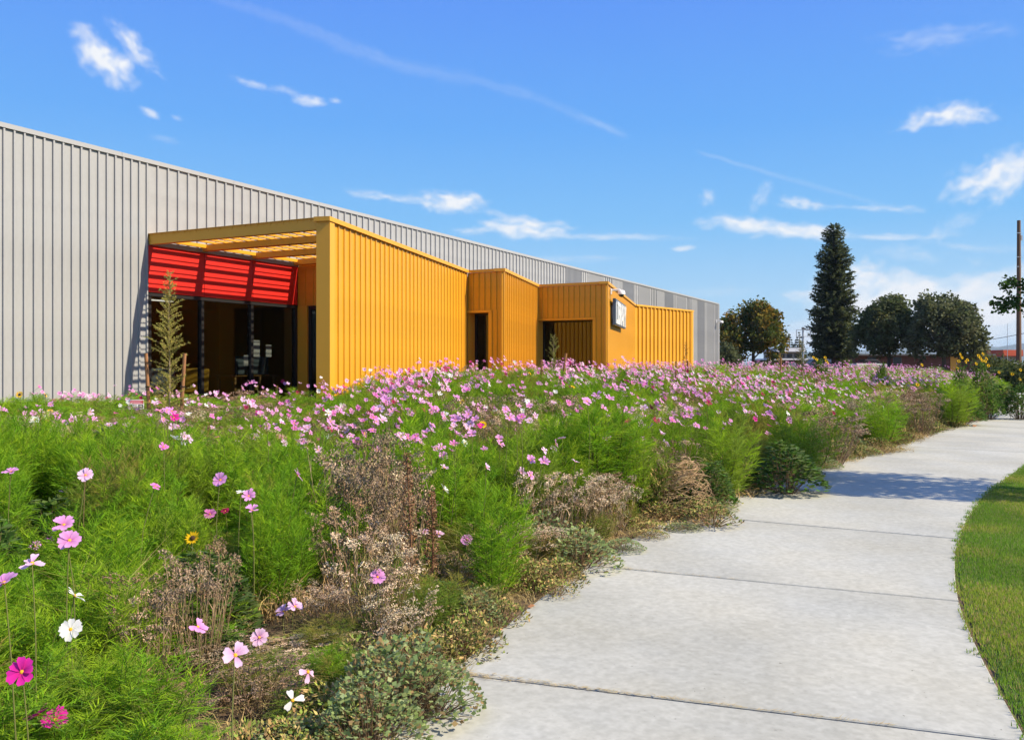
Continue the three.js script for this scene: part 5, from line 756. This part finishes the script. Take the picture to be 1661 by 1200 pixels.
{ // wooden utility pole with its wire
  const [x, z] = pos(1653.5, 85), top = at(0, 360, 85)[1], t = thing('utility_pole', 'brown wooden utility pole at the right picture edge', 'pole', [x, 0, z]); const g = new THREE.CylinderGeometry(0.16, 0.25, top + 0.3, 14, 6); mesh('post', g, M.pole, t, [0, top / 2, 0]);
  for (const y of [0.72, 0.78, 0.93]) box('bolt', M.steel, t, [-0.05, top * y, 0.14], [0.5, 0.06, 0.06]); box('bracket', M.steel, t, [0.2, top * 0.9, 0.1], [0.14, 0.5, 0.12]);
  const a = at(1560, 558, 120), b = at(1720, 529, 88), mid = [(a[0] + b[0]) / 2, (a[1] + b[1]) / 2 - 0.12, (a[2] + b[2]) / 2], c = new Collect(); c.tube([a, mid, b], [0.03, 0.03, 0.03], 4, [0.05, 0.05, 0.05]); tag(mesh('power_line', c.geo(), M.bark), 'thin dark overhead wire running to the wooden pole', 'wire');
  const [ax, az] = pos(1635, 130), mt = thing('antenna_mast', 'thin distant antenna mast left of the wooden pole', 'mast', [ax, 0, az]); const hy = at(0, 525, 130)[1]; mesh('mast_tube', new THREE.CylinderGeometry(0.03, 0.05, hy, 6), M.steel, mt, [0, hy / 2, 0]); box('base', M.steel, mt, [0, 0.1, 0], [0.4, 0.2, 0.4]);
  const [lx, lz] = pos(1303, 104), g0 = groundAt(lx, lz), f = thing('steel_frame_pole', 'light grey steel pole carrying an open rectangular frame', 'pole', [lx, g0, lz]), h = at(0, 534, 104)[1] - g0; mesh('post', new THREE.CylinderGeometry(0.1, 0.13, h, 10), M.steel, f, [0, h / 2, 0]); for (const y of [0, 0.78]) box('crossbar', M.steel, f, [-0.0, h - y - 0.08, 0.13], [1.7, 0.07, 0.07]); for (const s of [-0.82, 0.82]) box('upright', M.steel, f, [s, h - 0.47, 0.13], [0.08, 0.71, 0.07]); box('cap', M.greyDark, f, [0, h + 0.1, 0], [0.26, 0.26, 0.26]);
}
{ // far buildings
  const blk = (name, label, px0, px1, Z, top, mat, roofMat, rise, o) => { const x0 = pos(px0, Z)[0], x1 = pos(px1, Z)[0], g0 = Math.max(0, groundAt((x0 + x1) / 2, -Z) - 0.1), y1 = at(0, top, Z)[1], t = thing(name, label, 'building', [(x0 + x1) / 2, g0, -Z]), w = x1 - x0, h = y1 - g0; box('wall', mat, t, [0, h / 2, -4], [w, h, 8]); const rf = box('roof', roofMat, t, [0, h + rise / 2, -3.8], [w + 0.8, rise, 9.2]); box('fascia', roofMat === M.roofMetal ? M.white : roofMat, rf, [0, -rise * 0.1, 4.62], [w + 0.8, rise * 0.6, 0.05]); o?.(t, w, h); return t; };
  const win = (t, x, y, w, h, mat = M.black) => { const f = box('window', M.greyDark, t, [x, y, 0.02], [w + 0.16, h + 0.16, 0.06]); box('pane', mat, f, [0, 0, 0.035], [w, h, 0.02]); };
  blk('brick_building', 'low dark brick building behind the two big maples', 1388, 1606, 118, 577, M.brick, M.greyDark, 0.25, (t, w, h) => { const d = box('door', M.yellowTrim, t, [w * 0.5 - 4.8, 1.1, 0.03], [0.95, 1.9, 0.06]); box('handle', M.steel, d, [0.35, 0, 0.05], [0.06, 0.2, 0.05]); for (let k = 0; k < 2; k++) win(t, -w * 0.5 + 2.2 + k * 3.4, 1.5, 1.0, 0.8); });
  blk('white_roofed_shed', 'low shed with a pale roof edge beside the spruce trunk', 1330, 1388, 126, 588, M.screen, M.roofMetal, 0.55, (t, w) => { for (let k = 0; k < 3; k++) win(t, -w / 2 + 1 + k * 1.7, 0.9, 0.9, 0.6); });
  blk('grey_building', 'low grey building with a pale roof in front, under the distant conifers', 1246, 1306, 128, 584, M.roomDark, M.roofMetal, 0.22, (t, w) => { win(t, 0.8, 0.9, 1.2, 0.8, M.paper); });
  blk('grey_building', 'taller grey building with pale flat roof, behind the low one', 1262, 1300, 142, 571, M.roomWall, M.roofMetal, 0.7, (t) => { for (let k = 0; k < 3; k++) win(t, -1.2 + k * 1.2, 2.4, 0.7, 0.5); });
  blk('red_roofed_house', 'small far house with an orange red roof behind shrubs', 1628, 1652, 150, 578, M.roomWall, std({ color: lin(0.5, 0.09, 0.04), roughness: 0.9 }), 1.1);
  const hd = base2(1372, 112); const hg = crown(33, [[0, 0.75, 0, 0.9, 0.75, 0.7]], 90, 0.14, [[0.10, 0.15, 0.02]]); tag(mesh('clipped_shrub', hg, M.veg, null, hd), 'small bright clipped shrub before the shed', 'shrub');
}
function base2(px, Z) { const [x, z] = pos(px, Z); return [x, groundAt(x, z), z]; }
{ // vehicles
  const wheel = (t, x, z, r = 0.36) => { const w = new THREE.Group(); w.name = 'wheel'; w.position.set(x, r, z); t.add(w); const ty = mesh('tyre', new THREE.TorusGeometry(r * 0.75, r * 0.25, 8, 18), M.tyre, w); ty.scale.z = 1.1; const rim = mesh('rim', new THREE.CylinderGeometry(r * 0.58, r * 0.58, 0.14, 14), M.steel, w); rim.rotation.x = Math.PI / 2; };
  const side = (pts, w, b = 0.05) => { const g = new THREE.ExtrudeGeometry(new THREE.Shape(pts.map((p) => new THREE.Vector2(...p))), { depth: w - 2 * b, bevelEnabled: true, bevelSize: b, bevelThickness: b, bevelSegments: 2 }); g.translate(0, 0, -(w - 2 * b) / 2); return g; };
  const [x, z] = pos(1636, 74), t = thing('pickup_truck', 'white pickup truck parked behind the sunflowers at right', 'truck', [x, 0, z], -0.75);
  mesh('body', side([[-2.6, 0.5], [2.55, 0.5], [2.62, 0.95], [2.45, 1.12], [1.05, 1.2], [-2.62, 1.2]], 1.86), M.white, t); mesh('cab', side([[-0.75, 1.2], [1.1, 1.2], [0.45, 1.78], [-0.6, 1.8]], 1.62), M.white, t);
  for (const s of [-1, 1]) { box('side_window', M.black, t, [0.05, 1.5, s * 0.815], [0.95, 0.34, 0.02]); wheel(t, -1.65, s * 0.82); wheel(t, 1.65, s * 0.82); box('headlight', M.glassy ?? M.paper, t, [2.62, 0.92, s * 0.68], [0.08, 0.16, 0.34]); }
  const ws = box('windscreen', M.black, t, [0.83, 1.5, 0], [0.03, 0.62, 1.42]); ws.rotation.z = 0.86; box('grille', M.frame, t, [2.64, 0.86, 0], [0.05, 0.2, 0.9]); box('bumper', M.steel, t, [2.66, 0.56, 0], [0.12, 0.18, 1.8], 0, 0.03);
  const car = (px, Z, mat, label) => { const [cx, cz] = pos(px, Z), c = thing('parked_car', label, 'car', [cx, groundAt(cx, cz), cz], 0.1); mesh('body', side([[-2.15, 0.35], [2.15, 0.35], [2.2, 0.75], [1.2, 0.92], [-2.15, 0.95]], 1.75), mat, c); mesh('cabin', side([[-1.5, 0.93], [1.15, 0.93], [0.5, 1.42], [-1.0, 1.42]], 1.5), M.black, c); for (const s of [-1, 1]) { wheel(c, -1.35, s * 0.78, 0.32); wheel(c, 1.35, s * 0.78, 0.32); } box('roof', mat, c, [-0.25, 1.45, 0], [1.3, 0.04, 1.35], 0, 0.015); };
  car(1330, 103, M.screen, 'dark blue car parked below the spruce'); car(1412, 106, M.roofMetal, 'silver car parked under the left big maple');
}
{ // blue hills on the skyline
  const Pp = [], I = [], Z0 = 5200, nx = 160, nz = 10; for (let j = 0; j <= nz; j++) for (let i = 0; i <= nx; i++) { const x = -1500 + i * 52, t = j / nz, ridge = 150 * (0.45 + 0.9 * fbm(x * 0.0011 + 3, 2.5, 4)) * sstep(1100, 3000, x); Pp.push(x, Math.sin(t * Math.PI) * ridge * (0.85 + 0.3 * fbm(x * 0.004, t * 5, 3)) - 4, -(Z0 + t * 1500)); }
  for (let j = 0; j < nz; j++) for (let i = 0; i < nx; i++) { const a = j * (nx + 1) + i, b = a + nx + 1; I.push(a, a + 1, b, a + 1, b + 1, b); }
  const g = new THREE.BufferGeometry(); g.setAttribute('position', new THREE.Float32BufferAttribute(Pp, 3)); g.setIndex(I); g.computeVertexNormals(); structure(mesh('hills', g, M.hill), 'far wooded hills on the skyline');
}
scene.fog = new THREE.FogExp2(new THREE.Color(0.62, 0.76, 0.95), 0.00009);
renderer.render(scene, camera);
